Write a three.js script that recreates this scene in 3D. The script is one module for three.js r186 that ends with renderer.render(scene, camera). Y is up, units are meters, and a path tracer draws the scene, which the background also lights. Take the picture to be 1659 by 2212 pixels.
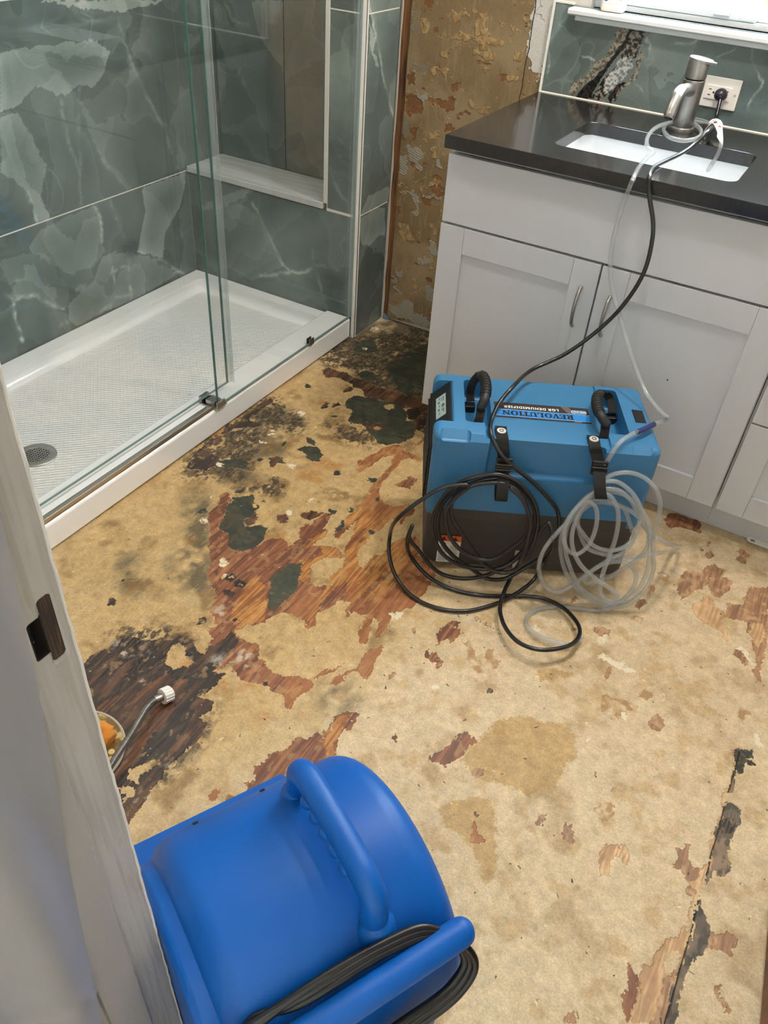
import * as THREE from 'three';
import { RoundedBoxGeometry } from 'three/addons/geometries/RoundedBoxGeometry.js';
import { mergeGeometries, mergeVertices, toCreasedNormals } from 'three/addons/utils/BufferGeometryUtils.js';
import { RectAreaLightUniformsLib } from 'three/addons/lights/RectAreaLightUniformsLib.js';
import { Brush, Evaluator, SUBTRACTION, ADDITION } from 'three-bvh-csg';

// ---------- camera, sky, lights, exposure ----------
const scene = new THREE.Scene();
const camera = new THREE.PerspectiveCamera(65.106, 1659 / 2212, 0.02, 60);
camera.matrixAutoUpdate = false;
{
  const basis = new THREE.Matrix4().makeBasis(new THREE.Vector3(0.861704, 0.060928, -0.50374), new THREE.Vector3(-0.363967, 0.765942, -0.529964), new THREE.Vector3(0.353546, 0.640017, 0.682191));
  camera.quaternion.setFromRotationMatrix(basis);
  camera.position.set(0, 1.43, 0);
  camera.updateMatrix();
}
const renderer = new THREE.WebGLRenderer({ antialias: true });
renderer.toneMapping = THREE.LinearToneMapping;
renderer.toneMappingExposure = 3.2;
renderer.shadowMap.enabled = true;
RectAreaLightUniformsLib.init();
scene.background = new THREE.Color().setRGB(0.80, 0.92, 1.0);
scene.backgroundIntensity = 9.0;

const LAMPS = [ // recessed ceiling lamps: place, colour, brightness
  { at: [-0.42, 2.395, -1.42], size: 0.17, color: 0xfff6ec, nits: 46 },
  { at: [-1.76, 2.395, -1.5], size: 0.13, color: 0xfff8f0, nits: 62 },
  { at: [-0.22, 2.395, -2.04], size: 0.17, color: 0xfff6ec, nits: 92 },
];
const HALL_LAMP = { at: [0.15, 2.395, 0.55], size: 0.17, color: 0xffeedd, nits: 1.6 };

// ---------- helpers ----------
const taken = new Map();
function numbered(name) { const n = taken.get(name) ?? 0; taken.set(name, n + 1); return n ? name + '_' + String(n).padStart(3, '0') : name; }
function shade(o) { o.castShadow = true; o.receiveShadow = true; return o; }
function mesh(name, geo, mat, parent) { const o = shade(new THREE.Mesh(Array.isArray(geo) ? join(geo) : geo, mat)); o.name = parent ? name : numbered(name); (parent ?? scene).add(o); return o; }
function join(list) { return mergeGeometries(list.map((g) => { const h = g.index ? g.toNonIndexed() : g; for (const k of Object.keys(h.attributes)) if (!['position', 'normal', 'uv'].includes(k)) h.deleteAttribute(k); return h; })); }
function thing(name, label, category, at = [0, 0, 0], turn = 0, group) {
  const o = new THREE.Group(); o.name = numbered(name); scene.add(o); o.position.set(...at); o.rotation.y = turn;
  return tag(o, label, category, group);
}
function tag(o, label, category, group) { Object.assign(o.userData, { label, category }); if (group) o.userData.group = group; return o; }
function structure(o, label, category) { o.userData.kind = 'structure'; return tag(o, label, category); }
// a box given by its two corners
function span(x0, x1, y0, y1, z0, z1, bevel = 0) {
  const w = Math.abs(x1 - x0), h = Math.abs(y1 - y0), d = Math.abs(z1 - z0);
  const g = bevel ? new RoundedBoxGeometry(w, h, d, 2, Math.min(bevel, w / 2.01, h / 2.01, d / 2.01)) : new THREE.BoxGeometry(w, h, d);
  return g.translate((x0 + x1) / 2, (y0 + y1) / 2, (z0 + z1) / 2);
}
const v3 = (p) => new THREE.Vector3(p[0], p[1], p[2]);
function tube(points, r, seg = 0, radial = 10, closed = false) {
  const c = new THREE.CatmullRomCurve3(points.map(v3), closed, 'centripetal');
  const n = seg || Math.max(12, points.length * 8);
  const parts = [new THREE.TubeGeometry(c, n, r, radial, closed)];
  if (!closed) for (const t of [0, 1]) { const s = new THREE.SphereGeometry(r, radial, 6); const p = c.getPoint(t); parts.push(s.translate(p.x, p.y, p.z)); }
  return join(parts);
}
function rod(a, b, r, r2 = r, radial = 16) {
  const A = v3(a), B = v3(b), d = B.clone().sub(A), g = new THREE.CylinderGeometry(r2, r, d.length(), radial);
  g.applyQuaternion(new THREE.Quaternion().setFromUnitVectors(new THREE.Vector3(0, 1, 0), d.clone().normalize()));
  return g.translate((A.x + B.x) / 2, (A.y + B.y) / 2, (A.z + B.z) / 2);
}
function shapeOf(points, holes = []) {
  const s = new THREE.Shape(points.map((p) => new THREE.Vector2(p[0], p[1])));
  for (const h of holes) s.holes.push(new THREE.Path(h.map((p) => new THREE.Vector2(p[0], p[1]))));
  return s;
}
function extrude(points, depth, bevel = 0, holes = [], steps = 2) {
  return new THREE.ExtrudeGeometry(shapeOf(points, holes), { depth, bevelEnabled: bevel > 0, bevelSize: bevel, bevelThickness: bevel, bevelOffset: -bevel, bevelSegments: steps, curveSegments: 12 });
}
function roundRect(x0, x1, y0, y1, r, n = 6) {
  const out = [];
  for (const [cx, cy, a] of [[x1 - r, y0 + r, -90], [x1 - r, y1 - r, 0], [x0 + r, y1 - r, 90], [x0 + r, y0 + r, 180]]) for (let i = 0; i <= n; i++) { const t = ((a + (90 * i) / n) * Math.PI) / 180; out.push([cx + r * Math.cos(t), cy + r * Math.sin(t)]); }
  return out;
}
// planar texture coordinates: u along axis a between a0 and a1, v along axis b between b0 and b1 (axes 0 x, 1 y, 2 z)
function planar(geo, a, a0, a1, b, b0, b1) {
  const p = geo.attributes.position, uv = new Float32Array(p.count * 2);
  for (let i = 0; i < p.count; i++) { const q = [p.getX(i), p.getY(i), p.getZ(i)]; uv[2 * i] = (q[a] - a0) / (a1 - a0); uv[2 * i + 1] = (q[b] - b0) / (b1 - b0); }
  geo.setAttribute('uv', new THREE.BufferAttribute(uv, 2)); return geo;
}
function csg(a, b, op = SUBTRACTION) {
  const ev = new Evaluator(); ev.attributes = ['position', 'normal']; ev.useGroups = false;
  const A = new Brush(a), B = new Brush(b); A.updateMatrixWorld(); B.updateMatrixWorld();
  const r = ev.evaluate(A, B, op).geometry; for (const k of Object.keys(r.attributes)) if (!['position', 'normal'].includes(k)) r.deleteAttribute(k);
  return r;
}
// ---------- noise ----------
const NOISE = (() => { const t = new Float32Array(65536); let h = 12345; for (let i = 0; i < 65536; i++) { h = (Math.imul(h, 1664525) + 1013904223) | 0; let k = h ^ (h >>> 15); k = Math.imul(k, 0x2c1b3c6d); k ^= k >>> 12; t[i] = (k >>> 0) / 4294967296; } return t; })();
function vn(x, y, s) {
  x += s * 37.17; y += s * 91.73;
  const ix = Math.floor(x), iy = Math.floor(y), fx = x - ix, fy = y - iy, u = fx * fx * (3 - 2 * fx), v = fy * fy * (3 - 2 * fy);
  const x0 = ix & 255, x1 = (ix + 1) & 255, y0 = (iy & 255) << 8, y1 = ((iy + 1) & 255) << 8;
  const a = NOISE[y0 | x0], b = NOISE[y0 | x1], c = NOISE[y1 | x0], d = NOISE[y1 | x1];
  return a + (b - a) * u + (c - a) * v + (a - b - c + d) * u * v;
}
const GAIN = [0, 1, 1 / 0.75, 1 / 0.875, 1 / 0.9375, 1 / 0.96875, 1 / 0.984375].map((q, i) => (i === 1 ? 2 : q));
function fbm(x, y, s, n = 4) { let t = 0, a = 0.5; for (let i = 0; i < n; i++) { t += a * vn(x, y, s + i * 17); a *= 0.5; x *= 2.03; y *= 2.03; } return t * GAIN[n]; }
const clamp = (x, a = 0, b = 1) => (x < a ? a : x > b ? b : x);
const smooth = (a, b, x) => { const t = clamp((x - a) / (b - a)); return t * t * (3 - 2 * t); };
const mix3 = (a, b, t) => [a[0] + (b[0] - a[0]) * t, a[1] + (b[1] - a[1]) * t, a[2] + (b[2] - a[2]) * t];
function rng(seed) { let a = seed; return () => { a = (a + 0x6d2b79f5) | 0; let t = Math.imul(a ^ (a >>> 15), 1 | a); t = (t + Math.imul(t ^ (t >>> 7), 61 | t)) ^ t; return ((t ^ (t >>> 14)) >>> 0) / 4294967296; }; }
// ---------- rasters in surface metres ----------
class Raster { // covers u0..u1, v0..v1 with w x h cells
  constructor(w, h, u0, u1, v0, v1, kind = Uint8Array) { Object.assign(this, { w, h, u0, u1, v0, v1, d: new kind(w * h) }); }
  cu(u) { return ((u - this.u0) / (this.u1 - this.u0)) * this.w; }
  cv(v) { return ((v - this.v0) / (this.v1 - this.v0)) * this.h; }
  fill(poly, value) {
    const P = poly.map((p) => [this.cu(p[0]), this.cv(p[1])]);
    let lo = 1e9, hi = -1e9; for (const p of P) { lo = Math.min(lo, p[1]); hi = Math.max(hi, p[1]); }
    for (let y = Math.max(0, Math.floor(lo)); y <= Math.min(this.h - 1, Math.ceil(hi)); y++) {
      const yc = y + 0.5, xs = [];
      for (let i = 0; i < P.length; i++) { const a = P[i], b = P[(i + 1) % P.length]; if ((a[1] <= yc) !== (b[1] <= yc)) xs.push(a[0] + ((yc - a[1]) / (b[1] - a[1])) * (b[0] - a[0])); }
      xs.sort((p, q) => p - q);
      for (let k = 0; k + 1 < xs.length; k += 2) for (let x = Math.max(0, Math.ceil(xs[k] - 0.5)); x < Math.min(this.w, xs[k + 1] - 0.5); x++) this.d[y * this.w + x] = value;
    }
    return this;
  }
  blob(e, value) { const pts = []; for (let i = 0; i < 20; i++) { const t = (i / 20) * Math.PI * 2, c = Math.cos(t), s = Math.sin(t); pts.push([e[0] + e[2] * c + e[4] * s, e[1] + e[3] * c + e[5] * s]); } return this.fill(pts, value); }
  blur(r) { // three box passes, r in metres
    const n = Math.max(1, Math.round(r / ((this.u1 - this.u0) / this.w) / 1.7)); let a = Float32Array.from(this.d), b = new Float32Array(a.length); const { w, h } = this;
    for (let k = 0; k < 2; k++) {
      for (let y = 0; y < h; y++) { let s = 0; for (let x = -n; x <= n; x++) s += a[y * w + clamp(x, 0, w - 1)]; for (let x = 0; x < w; x++) { b[y * w + x] = s / (2 * n + 1); s += a[y * w + Math.min(w - 1, x + n + 1)] - a[y * w + Math.max(0, x - n)]; } }
      for (let x = 0; x < w; x++) { let s = 0; for (let y = -n; y <= n; y++) s += b[clamp(y, 0, h - 1) * w + x]; for (let y = 0; y < h; y++) { a[y * w + x] = s / (2 * n + 1); s += b[Math.min(h - 1, y + n + 1) * w + x] - b[Math.max(0, y - n) * w + x]; } }
    }
    this.d = a; return this;
  }
  at(u, v) { const x = clamp(Math.floor(this.cu(u)), 0, this.w - 1), y = clamp(Math.floor(this.cv(v)), 0, this.h - 1); return this.d[y * this.w + x]; }
}
function texture(data, w, h, srgb = false, repeat = false) {
  const t = new THREE.DataTexture(data, w, h, THREE.RGBAFormat); t.magFilter = t.minFilter = THREE.LinearFilter; if (srgb) t.colorSpace = THREE.SRGBColorSpace;
  if (repeat) t.wrapS = t.wrapT = THREE.RepeatWrapping; t.needsUpdate = true; return t;
}
function paint(w, h, u0, u1, v0, v1, fn) { // fn(u, v) -> [r,g,b (0..255), height 0..1, roughness 0..1]
  const c = new Uint8Array(w * h * 4), b = new Uint8Array(w * h * 4), r = new Uint8Array(w * h * 4);
  for (let y = 0, o = 0; y < h; y++) for (let x = 0; x < w; x++, o += 4) {
    const q = fn(u0 + ((x + 0.5) / w) * (u1 - u0), v0 + ((y + 0.5) / h) * (v1 - v0));
    c[o] = clamp(q[0], 0, 255); c[o + 1] = clamp(q[1], 0, 255); c[o + 2] = clamp(q[2], 0, 255); c[o + 3] = 255;
    const e = clamp(q[3] ?? 0.5) * 255, s = clamp(q[4] ?? 0.5) * 255; b[o] = b[o + 1] = b[o + 2] = e; b[o + 3] = 255; r[o] = r[o + 1] = r[o + 2] = s; r[o + 3] = 255;
  }
  return { map: texture(c, w, h, true), bump: texture(b, w, h), rough: texture(r, w, h) };
}
function canvasMap(w, h, draw) { const c = document.createElement('canvas'); c.width = w; c.height = h; const g = c.getContext('2d'); draw(g, w, h); const t = new THREE.CanvasTexture(c); t.colorSpace = THREE.SRGBColorSpace; t.anisotropy = 4; return t; }
const std = (color, roughness, extra = {}) => new THREE.MeshStandardMaterial({ color, roughness, ...extra });
const phys = (color, roughness, extra = {}) => new THREE.MeshPhysicalMaterial({ color, roughness, ...extra });
// fine grain for moulded plastic and paint
const grain = (() => { const n = 256, d = new Uint8Array(n * n * 4), R = rng(5); for (let i = 0; i < n * n; i++) { const v = 110 + R() * 90; d[4 * i] = d[4 * i + 1] = d[4 * i + 2] = v; d[4 * i + 3] = 255; } return texture(d, n, n, false, true); })();
// ---------- floor: torn felt backing over stained plywood ----------
const FX0 = -1.46, FX1 = 0.56, FZ0 = -2.56, FZ1 = -0.14;
const floorPatches = [ // [kind, outline in floor metres (x, z)], later ones lie over earlier ones
  // bare wood
  ['o', [[-.891,-1.786],[-.88,-1.804],[-.834,-1.807],[-.818,-1.789],[-.864,-1.785],[-.864,-1.747],[-.861,-1.685],[-.853,-1.619],[-.839,-1.577],[-.811,-1.555],[-.775,-1.563],[-.743,-1.593],[-.725,-1.589],[-.719,-1.56],[-.731,-1.537],[-.729,-1.507],[-.745,-1.527],[-.763,-1.507],[-.764,-1.467],[-.769,-1.426],[-.776,-1.398],[-.773,-1.37],[-.758,-1.338],[-.749,-1.309],[-.757,-1.283],[-.755,-1.244],[-.765,-1.224],[-.77,-1.26],[-.775,-1.305],[-.794,-1.32],[-.807,-1.362],[-.816,-1.401],[-.823,-1.434],[-.829,-1.469],[-.829,-1.438],[-.837,-1.402],[-.837,-1.364],[-.847,-1.372],[-.85,-1.416],[-.857,-1.458],[-.864,-1.51],[-.871,-1.572],[-.883,-1.616],[-.883,-1.678],[-.887,-1.741]]],
  ['r', [[-.942,-1.337],[-.926,-1.372],[-.923,-1.42],[-.902,-1.435],[-.892,-1.403],[-.891,-1.372],[-.874,-1.376],[-.864,-1.353],[-.874,-1.317],[-.88,-1.283],[-.864,-1.309],[-.834,-1.322],[-.791,-1.308],[-.795,-1.285],[-.825,-1.272],[-.834,-1.251],[-.831,-1.226],[-.813,-1.192],[-.893,-1.139],[-.912,-1.192],[-.923,-1.233],[-.92,-1.271],[-.921,-1.307],[-.935,-1.32]]],
  ['o', [[-.898,-1.345],[-.878,-1.374],[-.867,-1.355],[-.877,-1.315],[-.88,-1.276],[-.864,-1.309],[-.834,-1.322],[-.795,-1.306],[-.803,-1.283],[-.833,-1.27],[-.848,-1.235],[-.841,-1.199],[-.854,-1.204],[-.874,-1.26],[-.887,-1.223],[-.886,-1.182],[-.9,-1.242]]],
  ['r', [[-1.182,-1.251],[-1.189,-1.286],[-1.204,-1.324],[-1.202,-1.342],[-1.182,-1.348],[-1.166,-1.318],[-1.146,-1.26],[-1.12,-1.208],[-1.079,-1.214],[-1.055,-1.179],[-1.028,-1.169],[-1.001,-1.18],[-.99,-1.217],[-.988,-1.254],[-.954,-1.277],[-.937,-1.267],[-.93,-1.229],[-.912,-1.192],[-.893,-1.139],[-1.018,-1.055],[-1.037,-1.081],[-1.064,-1.103],[-1.1,-1.149],[-1.131,-1.194],[-1.16,-1.219]]],
  ['o', [[-.956,-1.637],[-.967,-1.685],[-.964,-1.725],[-.949,-1.755],[-.943,-1.799],[-.912,-1.831],[-.88,-1.804],[-.895,-1.783],[-.918,-1.748],[-.925,-1.714],[-.94,-1.676],[-.942,-1.628]]],
  ['r', [[-.82,-1.651],[-.816,-1.689],[-.804,-1.715],[-.782,-1.712],[-.776,-1.681],[-.787,-1.656]]],
  ['o', [[-.71,-1.274],[-.71,-1.328],[-.704,-1.381],[-.705,-1.424],[-.697,-1.451],[-.669,-1.486],[-.656,-1.479],[-.603,-1.373],[-.577,-1.35],[-.707,-1.263]]],
  ['r', [[-.874,-1.847],[-.872,-1.889],[-.885,-1.943],[-.871,-1.932],[-.861,-1.877],[-.864,-1.844]]],
  ['r', [[-1.037,-1.066],[-1.092,-1.149],[-.85,-1.313],[-.764,-1.185],[-.785,-1.171],[-.809,-1.162],[-.809,-1.134],[-.781,-1.073],[-.801,-1.066],[-.821,-1.014],[-.841,-.975],[-.863,-.954],[-.847,-.94],[-.79,-.948],[-.761,-.914],[-.728,-.902],[-.686,-.907],[-.659,-.919],[-.628,-.933],[-.629,-.89],[-.623,-.856],[-.636,-.838],[-.662,-.868],[-.697,-.867],[-.727,-.858],[-.757,-.855],[-.775,-.849],[-.796,-.846],[-.801,-.888],[-.827,-.837],[-.826,-.872],[-.838,-.91],[-.87,-.913],[-.876,-.885],[-.892,-.911],[-.915,-.926],[-.907,-.944],[-.942,-.965],[-.953,-.997],[-.972,-1.032],[-1.002,-1.04]]],
  ['o', [[-.9,-.981],[-.921,-1.046],[-.929,-1.089],[-.93,-1.131],[-.884,-1.098],[-.821,-1.02],[-.847,-.984],[-.863,-.961]]],
  ['o', [[-.824,-1.073],[-.814,-1.087],[-.82,-1.109],[-.83,-1.173],[-.882,-1.225],[-.839,-1.277],[-.603,-1.437],[-.557,-1.377],[-.551,-1.338],[-.548,-1.305],[-.546,-1.258],[-.548,-1.237],[-.564,-1.239],[-.563,-1.22],[-.573,-1.207],[-.573,-1.174],[-.569,-1.151],[-.575,-1.129],[-.576,-1.116],[-.589,-1.145],[-.596,-1.165],[-.609,-1.163],[-.606,-1.14],[-.592,-1.112],[-.586,-1.088],[-.6,-1.088],[-.613,-1.104],[-.627,-1.139],[-.625,-1.166],[-.641,-1.162],[-.657,-1.164],[-.662,-1.142],[-.681,-1.149],[-.683,-1.167],[-.685,-1.179],[-.705,-1.172],[-.716,-1.152],[-.72,-1.136],[-.735,-1.106],[-.731,-1.089],[-.72,-1.077],[-.716,-1.054],[-.734,-1.049],[-.753,-1.062],[-.778,-1.071],[-.804,-1.073]]],
  ['r', [[-.824,-1.073],[-.82,-1.109],[-.83,-1.173],[-.792,-1.169],[-.744,-1.195],[-.736,-1.236],[-.695,-1.186],[-.705,-1.172],[-.72,-1.136],[-.735,-1.106],[-.718,-1.06],[-.737,-1.053],[-.778,-1.071],[-.804,-1.073]]],
  ['r', [[-.612,-1.326],[-.611,-1.386],[-.603,-1.437],[-.557,-1.377],[-.551,-1.338],[-.548,-1.305],[-.546,-1.258],[-.548,-1.237],[-.564,-1.239],[-.576,-1.211],[-.572,-1.156],[-.58,-1.138],[-.599,-1.203],[-.597,-1.265]]],
  ['o', [[-.762,-1.162],[-.76,-1.115],[-.755,-1.073],[-.733,-1.062],[-.738,-1.111],[-.736,-1.159],[-.744,-1.195],[-.76,-1.188]]],
  ['o', [[-.565,-1.005],[-.564,-1.022],[-.568,-1.043],[-.571,-1.077],[-.555,-1.096],[-.546,-1.111],[-.539,-1.092],[-.535,-1.07],[-.533,-1.043],[-.53,-1.017],[-.528,-.999],[-.544,-.996]]],
  ['r', [[-.588,-.935],[-.59,-.972],[-.582,-.994],[-.575,-1.01],[-.559,-1.014],[-.57,-1.002],[-.577,-.986],[-.568,-.964],[-.57,-.941]]],
  ['r', [[-.631,-.945],[-.625,-.977],[-.623,-.987],[-.617,-.971],[-.599,-1.006],[-.604,-.98],[-.612,-.958],[-.622,-.94]]],
  ['r', [[-.699,-.901],[-.676,-.907],[-.66,-.91],[-.629,-.93],[-.618,-.926],[-.623,-.896],[-.624,-.859],[-.626,-.844],[-.64,-.838],[-.646,-.86],[-.66,-.872],[-.677,-.871]]],
  ['r', [[-.541,-.685],[-.583,-.743],[-.573,-.768],[-.572,-.797],[-.548,-.805],[-.537,-.832],[-.527,-.817],[-.529,-.864],[-.534,-.891],[-.525,-.904],[-.498,-.914],[-.492,-.898],[-.487,-.871],[-.499,-.863],[-.5,-.839],[-.49,-.83],[-.485,-.796],[-.485,-.778],[-.48,-.711]]],
  ['o', [[-.518,-.785],[-.527,-.861],[-.53,-.891],[-.51,-.907],[-.501,-.867],[-.501,-.828],[-.487,-.8],[-.486,-.773],[-.5,-.759]]],
  ['r', [[-.593,-.579],[-.603,-.589],[-.607,-.616],[-.587,-.632],[-.591,-.642],[-.604,-.651],[-.581,-.661],[-.591,-.677],[-.603,-.687],[-.591,-.713],[-.594,-.733],[-.578,-.763],[-.569,-.792],[-.548,-.81],[-.538,-.831],[-.523,-.821],[-.466,-.735],[-.493,-.683],[-.545,-.593]]],
  ['r', [[-.62,-.587],[-.632,-.599],[-.634,-.613],[-.623,-.618],[-.616,-.602]]],
  ['r', [[-.46,-1.205],[-.453,-1.247],[-.442,-1.271],[-.429,-1.273],[-.424,-1.253],[-.411,-1.243],[-.41,-1.207],[-.412,-1.193],[-.428,-1.207],[-.439,-1.194],[-.442,-1.173],[-.448,-1.194]]],
  ['r', [[-.454,-1.154],[-.438,-1.14],[-.435,-1.16],[-.415,-1.143],[-.409,-1.107],[-.416,-1.108],[-.42,-1.128],[-.433,-1.12],[-.452,-1.143]]],
  ['t', [[-.397,-1.215],[-.38,-1.226],[-.365,-1.212],[-.35,-1.198],[-.338,-1.182],[-.319,-1.188],[-.333,-1.209],[-.334,-1.229],[-.318,-1.237],[-.298,-1.197],[-.309,-1.166],[-.329,-1.154],[-.352,-1.167],[-.369,-1.185],[-.375,-1.206]]],
  ['r', [[-.322,-.905],[-.306,-.92],[-.297,-.955],[-.291,-.982],[-.279,-.998],[-.263,-.998],[-.249,-.985],[-.258,-.97],[-.258,-.955],[-.261,-.93],[-.271,-.91],[-.279,-.896],[-.296,-.899],[-.311,-.898]]],
  ['r', [[-.408,-.895],[-.408,-.91],[-.398,-.902],[-.396,-.891],[-.402,-.892]]],
  ['p', [[-.014,-1.684],[-.01,-1.734],[-.003,-1.774],[.023,-1.785],[.037,-1.815],[.05,-1.846],[.065,-1.835],[.081,-1.83],[.085,-1.798],[.106,-1.798],[.106,-1.757],[.097,-1.724],[.082,-1.721],[.068,-1.731],[.059,-1.753],[.045,-1.743],[.039,-1.719],[.023,-1.701],[.017,-1.677],[.007,-1.651],[-.006,-1.669]]],
  ['l', [[.043,-1.636],[.042,-1.655],[.057,-1.691],[.068,-1.712],[.087,-1.698],[.092,-1.675],[.12,-1.674],[.13,-1.662],[.123,-1.639],[.125,-1.615],[.144,-1.592],[.143,-1.579],[.121,-1.595],[.096,-1.608],[.075,-1.613],[.056,-1.613]]],
  ['p', [[.127,-1.66],[.119,-1.713],[.153,-1.722],[.15,-1.8],[.159,-1.813],[.194,-1.836],[.239,-1.573],[.234,-1.525],[.235,-1.488],[.218,-1.514],[.225,-1.535],[.211,-1.571],[.196,-1.596],[.194,-1.624],[.177,-1.637],[.174,-1.672],[.156,-1.666]]],
  ['l', [[.179,-1.645],[.184,-1.679],[.205,-1.687],[.219,-1.653],[.215,-1.591],[.198,-1.603]]],
  ['r', [[-.118,-1.95],[-.101,-1.987],[-.072,-1.998],[-.034,-2.008],[-.014,-1.98],[-.012,-1.95],[-.041,-1.945],[-.068,-1.944],[-.083,-1.917],[-.098,-1.939]]],
  ['p', [[.094,-1.936],[.108,-1.953],[.124,-1.933],[.128,-1.891],[.117,-1.884],[.102,-1.896],[.111,-1.917]]],
  ['p', [[.018,-1.877],[.031,-1.893],[.043,-1.878],[.035,-1.858],[.021,-1.864]]],
  ['p', [[-.067,-1.628],[-.076,-1.649],[-.065,-1.663],[-.055,-1.649],[-.056,-1.629]]],
  ['p', [[-.085,-1.564],[-.081,-1.592],[-.063,-1.598],[-.056,-1.589],[-.065,-1.564]]],
  ['p', [[.16,-1.552],[.166,-1.559],[.199,-1.541],[.2,-1.525],[.183,-1.53]]],
  ['p', [[-.082,-1.319],[-.077,-1.338],[-.067,-1.318],[-.067,-1.296],[-.078,-1.3]]],
  ['p', [[-.149,-1.428],[-.128,-1.448],[-.109,-1.449],[-.107,-1.432],[-.128,-1.424]]],
  ['t', [[-.058,-1.225],[-.056,-1.252],[-.034,-1.261],[-.012,-1.271],[.015,-1.263],[.003,-1.235],[-.012,-1.202],[-.025,-1.189],[-.046,-1.199]]],
  ['p', [[.046,-1.244],[.058,-1.261],[.078,-1.265],[.08,-1.242],[.072,-1.223],[.046,-1.23]]],
  ['t', [[.213,-1.361],[.217,-1.393],[.236,-1.416],[.239,-1.383],[.22,-1.356]]],
  // plywood seam on the right
  ['l', [[.223,-1.264],[.228,-1.261],[.228,-1.219],[.231,-1.163],[.234,-1.11],[.232,-1.062],[.235,-.994],[.229,-.948],[.229,-.916],[.226,-.883],[.229,-.838],[.232,-.798],[.231,-.758],[.23,-.72],[.235,-.673],[.188,-.644],[.184,-.692],[.181,-.739],[.191,-.749],[.186,-.774],[.195,-.796],[.214,-.824],[.224,-.843],[.222,-.876],[.225,-.9],[.21,-.931],[.218,-.964],[.228,-.99],[.22,-1.024],[.227,-1.048],[.231,-1.082],[.23,-1.129],[.226,-1.188],[.224,-1.228]]],
  ['f', [[.209,-.76],[.208,-.776],[.221,-.796],[.227,-.767],[.22,-.744],[.212,-.747]]],
  ['p', [[.215,-.66],[.209,-.707],[.212,-.735],[.227,-.76],[.23,-.72],[.237,-.674]]],
  ['d', [[.227,-1.266],[.246,-1.284],[.258,-1.286],[.265,-1.273],[.255,-1.26],[.275,-1.258],[.276,-1.25],[.254,-1.239],[.249,-1.221],[.244,-1.206],[.229,-1.214]]],
  ['s', [[.241,-1.136],[.254,-1.134],[.264,-1.103],[.262,-1.071],[.259,-1.048],[.257,-1.018],[.266,-.994],[.273,-.98],[.256,-.969],[.244,-.971],[.242,-.946],[.237,-.934],[.232,-.973],[.229,-1.02],[.228,-1.06],[.235,-1.085],[.231,-1.103]]],
  ['s', [[.233,-.9],[.246,-.878],[.257,-.863],[.263,-.834],[.257,-.814],[.247,-.808],[.245,-.79],[.247,-.749],[.246,-.711],[.253,-.684],[.235,-.673],[.232,-.713],[.231,-.758],[.231,-.802],[.232,-.84],[.233,-.869]]],
  ['s', [[.228,-1.219],[.239,-1.186],[.243,-1.166],[.232,-1.158],[.228,-1.178]]],
  ['p', [[.258,-.859],[.276,-.858],[.294,-.876],[.312,-.872],[.312,-.86],[.3,-.848],[.302,-.838],[.282,-.829],[.265,-.825]]],
  ['p', [[.172,-.979],[.185,-.983],[.183,-1.001],[.191,-1.001],[.197,-.97],[.211,-.96],[.22,-.971],[.222,-.948],[.211,-.927],[.191,-.943],[.177,-.946],[.184,-.957]]],
  ['p', [[.213,-.897],[.216,-.921],[.226,-.914],[.223,-.894]]],
  ['r', [[.167,-.659],[.167,-.673],[.17,-.691],[.159,-.723],[.173,-.719],[.182,-.713],[.183,-.684],[.184,-.658],[.175,-.646]]],
  ['r', [[-.172,-.797],[-.171,-.823],[-.157,-.812],[-.138,-.804],[-.149,-.785],[-.163,-.783]]],
  ['p', [[-.025,-.895],[-.029,-.918],[-.011,-.914],[.001,-.887],[-.008,-.878],[-.022,-.887]]],
  ['l', [[.062,-.857],[.056,-.892],[.058,-.917],[.084,-.936],[.095,-.926],[.1,-.895],[.085,-.891],[.086,-.915],[.075,-.899],[.073,-.865],[.066,-.851]]],
  ['t', [[.038,-.598],[.044,-.606],[.045,-.591]]],
  ['p', [[.092,-.595],[.102,-.612],[.103,-.595]]],
  ['p', [[.291,-.772],[.3,-.78],[.298,-.769],[.309,-.757],[.32,-.751],[.318,-.746],[.306,-.752],[.295,-.763]]],
  ['p', [[-.075,-.889],[-.07,-.916],[-.065,-.896],[-.066,-.882]]],
  // felt islands left on the wood
  ['f', [[-.86,-.95],[-.847,-.984],[-.825,-.992],[-.814,-1.025],[-.805,-1.073],[-.777,-1.075],[-.758,-1.062],[-.727,-1.051],[-.72,-1.068],[-.721,-1.119],[-.617,-.963],[-.628,-.933],[-.665,-.915],[-.701,-.902],[-.74,-.905],[-.766,-.922],[-.786,-.945],[-.816,-.943],[-.846,-.938]]],
  ['f', [[-.814,-1.197],[-.84,-1.231],[-.836,-1.256],[-.815,-1.279],[-.786,-1.306],[-.77,-1.286],[-.773,-1.247],[-.771,-1.219],[-.754,-1.202],[-.775,-1.181],[-.792,-1.169]]],
  ['f', [[-.831,-1.233],[-.83,-1.258],[-.803,-1.283],[-.782,-1.279],[-.771,-1.233],[-.784,-1.211],[-.812,-1.193]]],
  ['f', [[-.75,-1.386],[-.761,-1.461],[-.752,-1.506],[-.722,-1.511],[-.707,-1.468],[-.712,-1.419],[-.718,-1.365],[-.721,-1.3],[-.743,-1.306],[-.761,-1.35]]],
  // dark rotted wood
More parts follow.
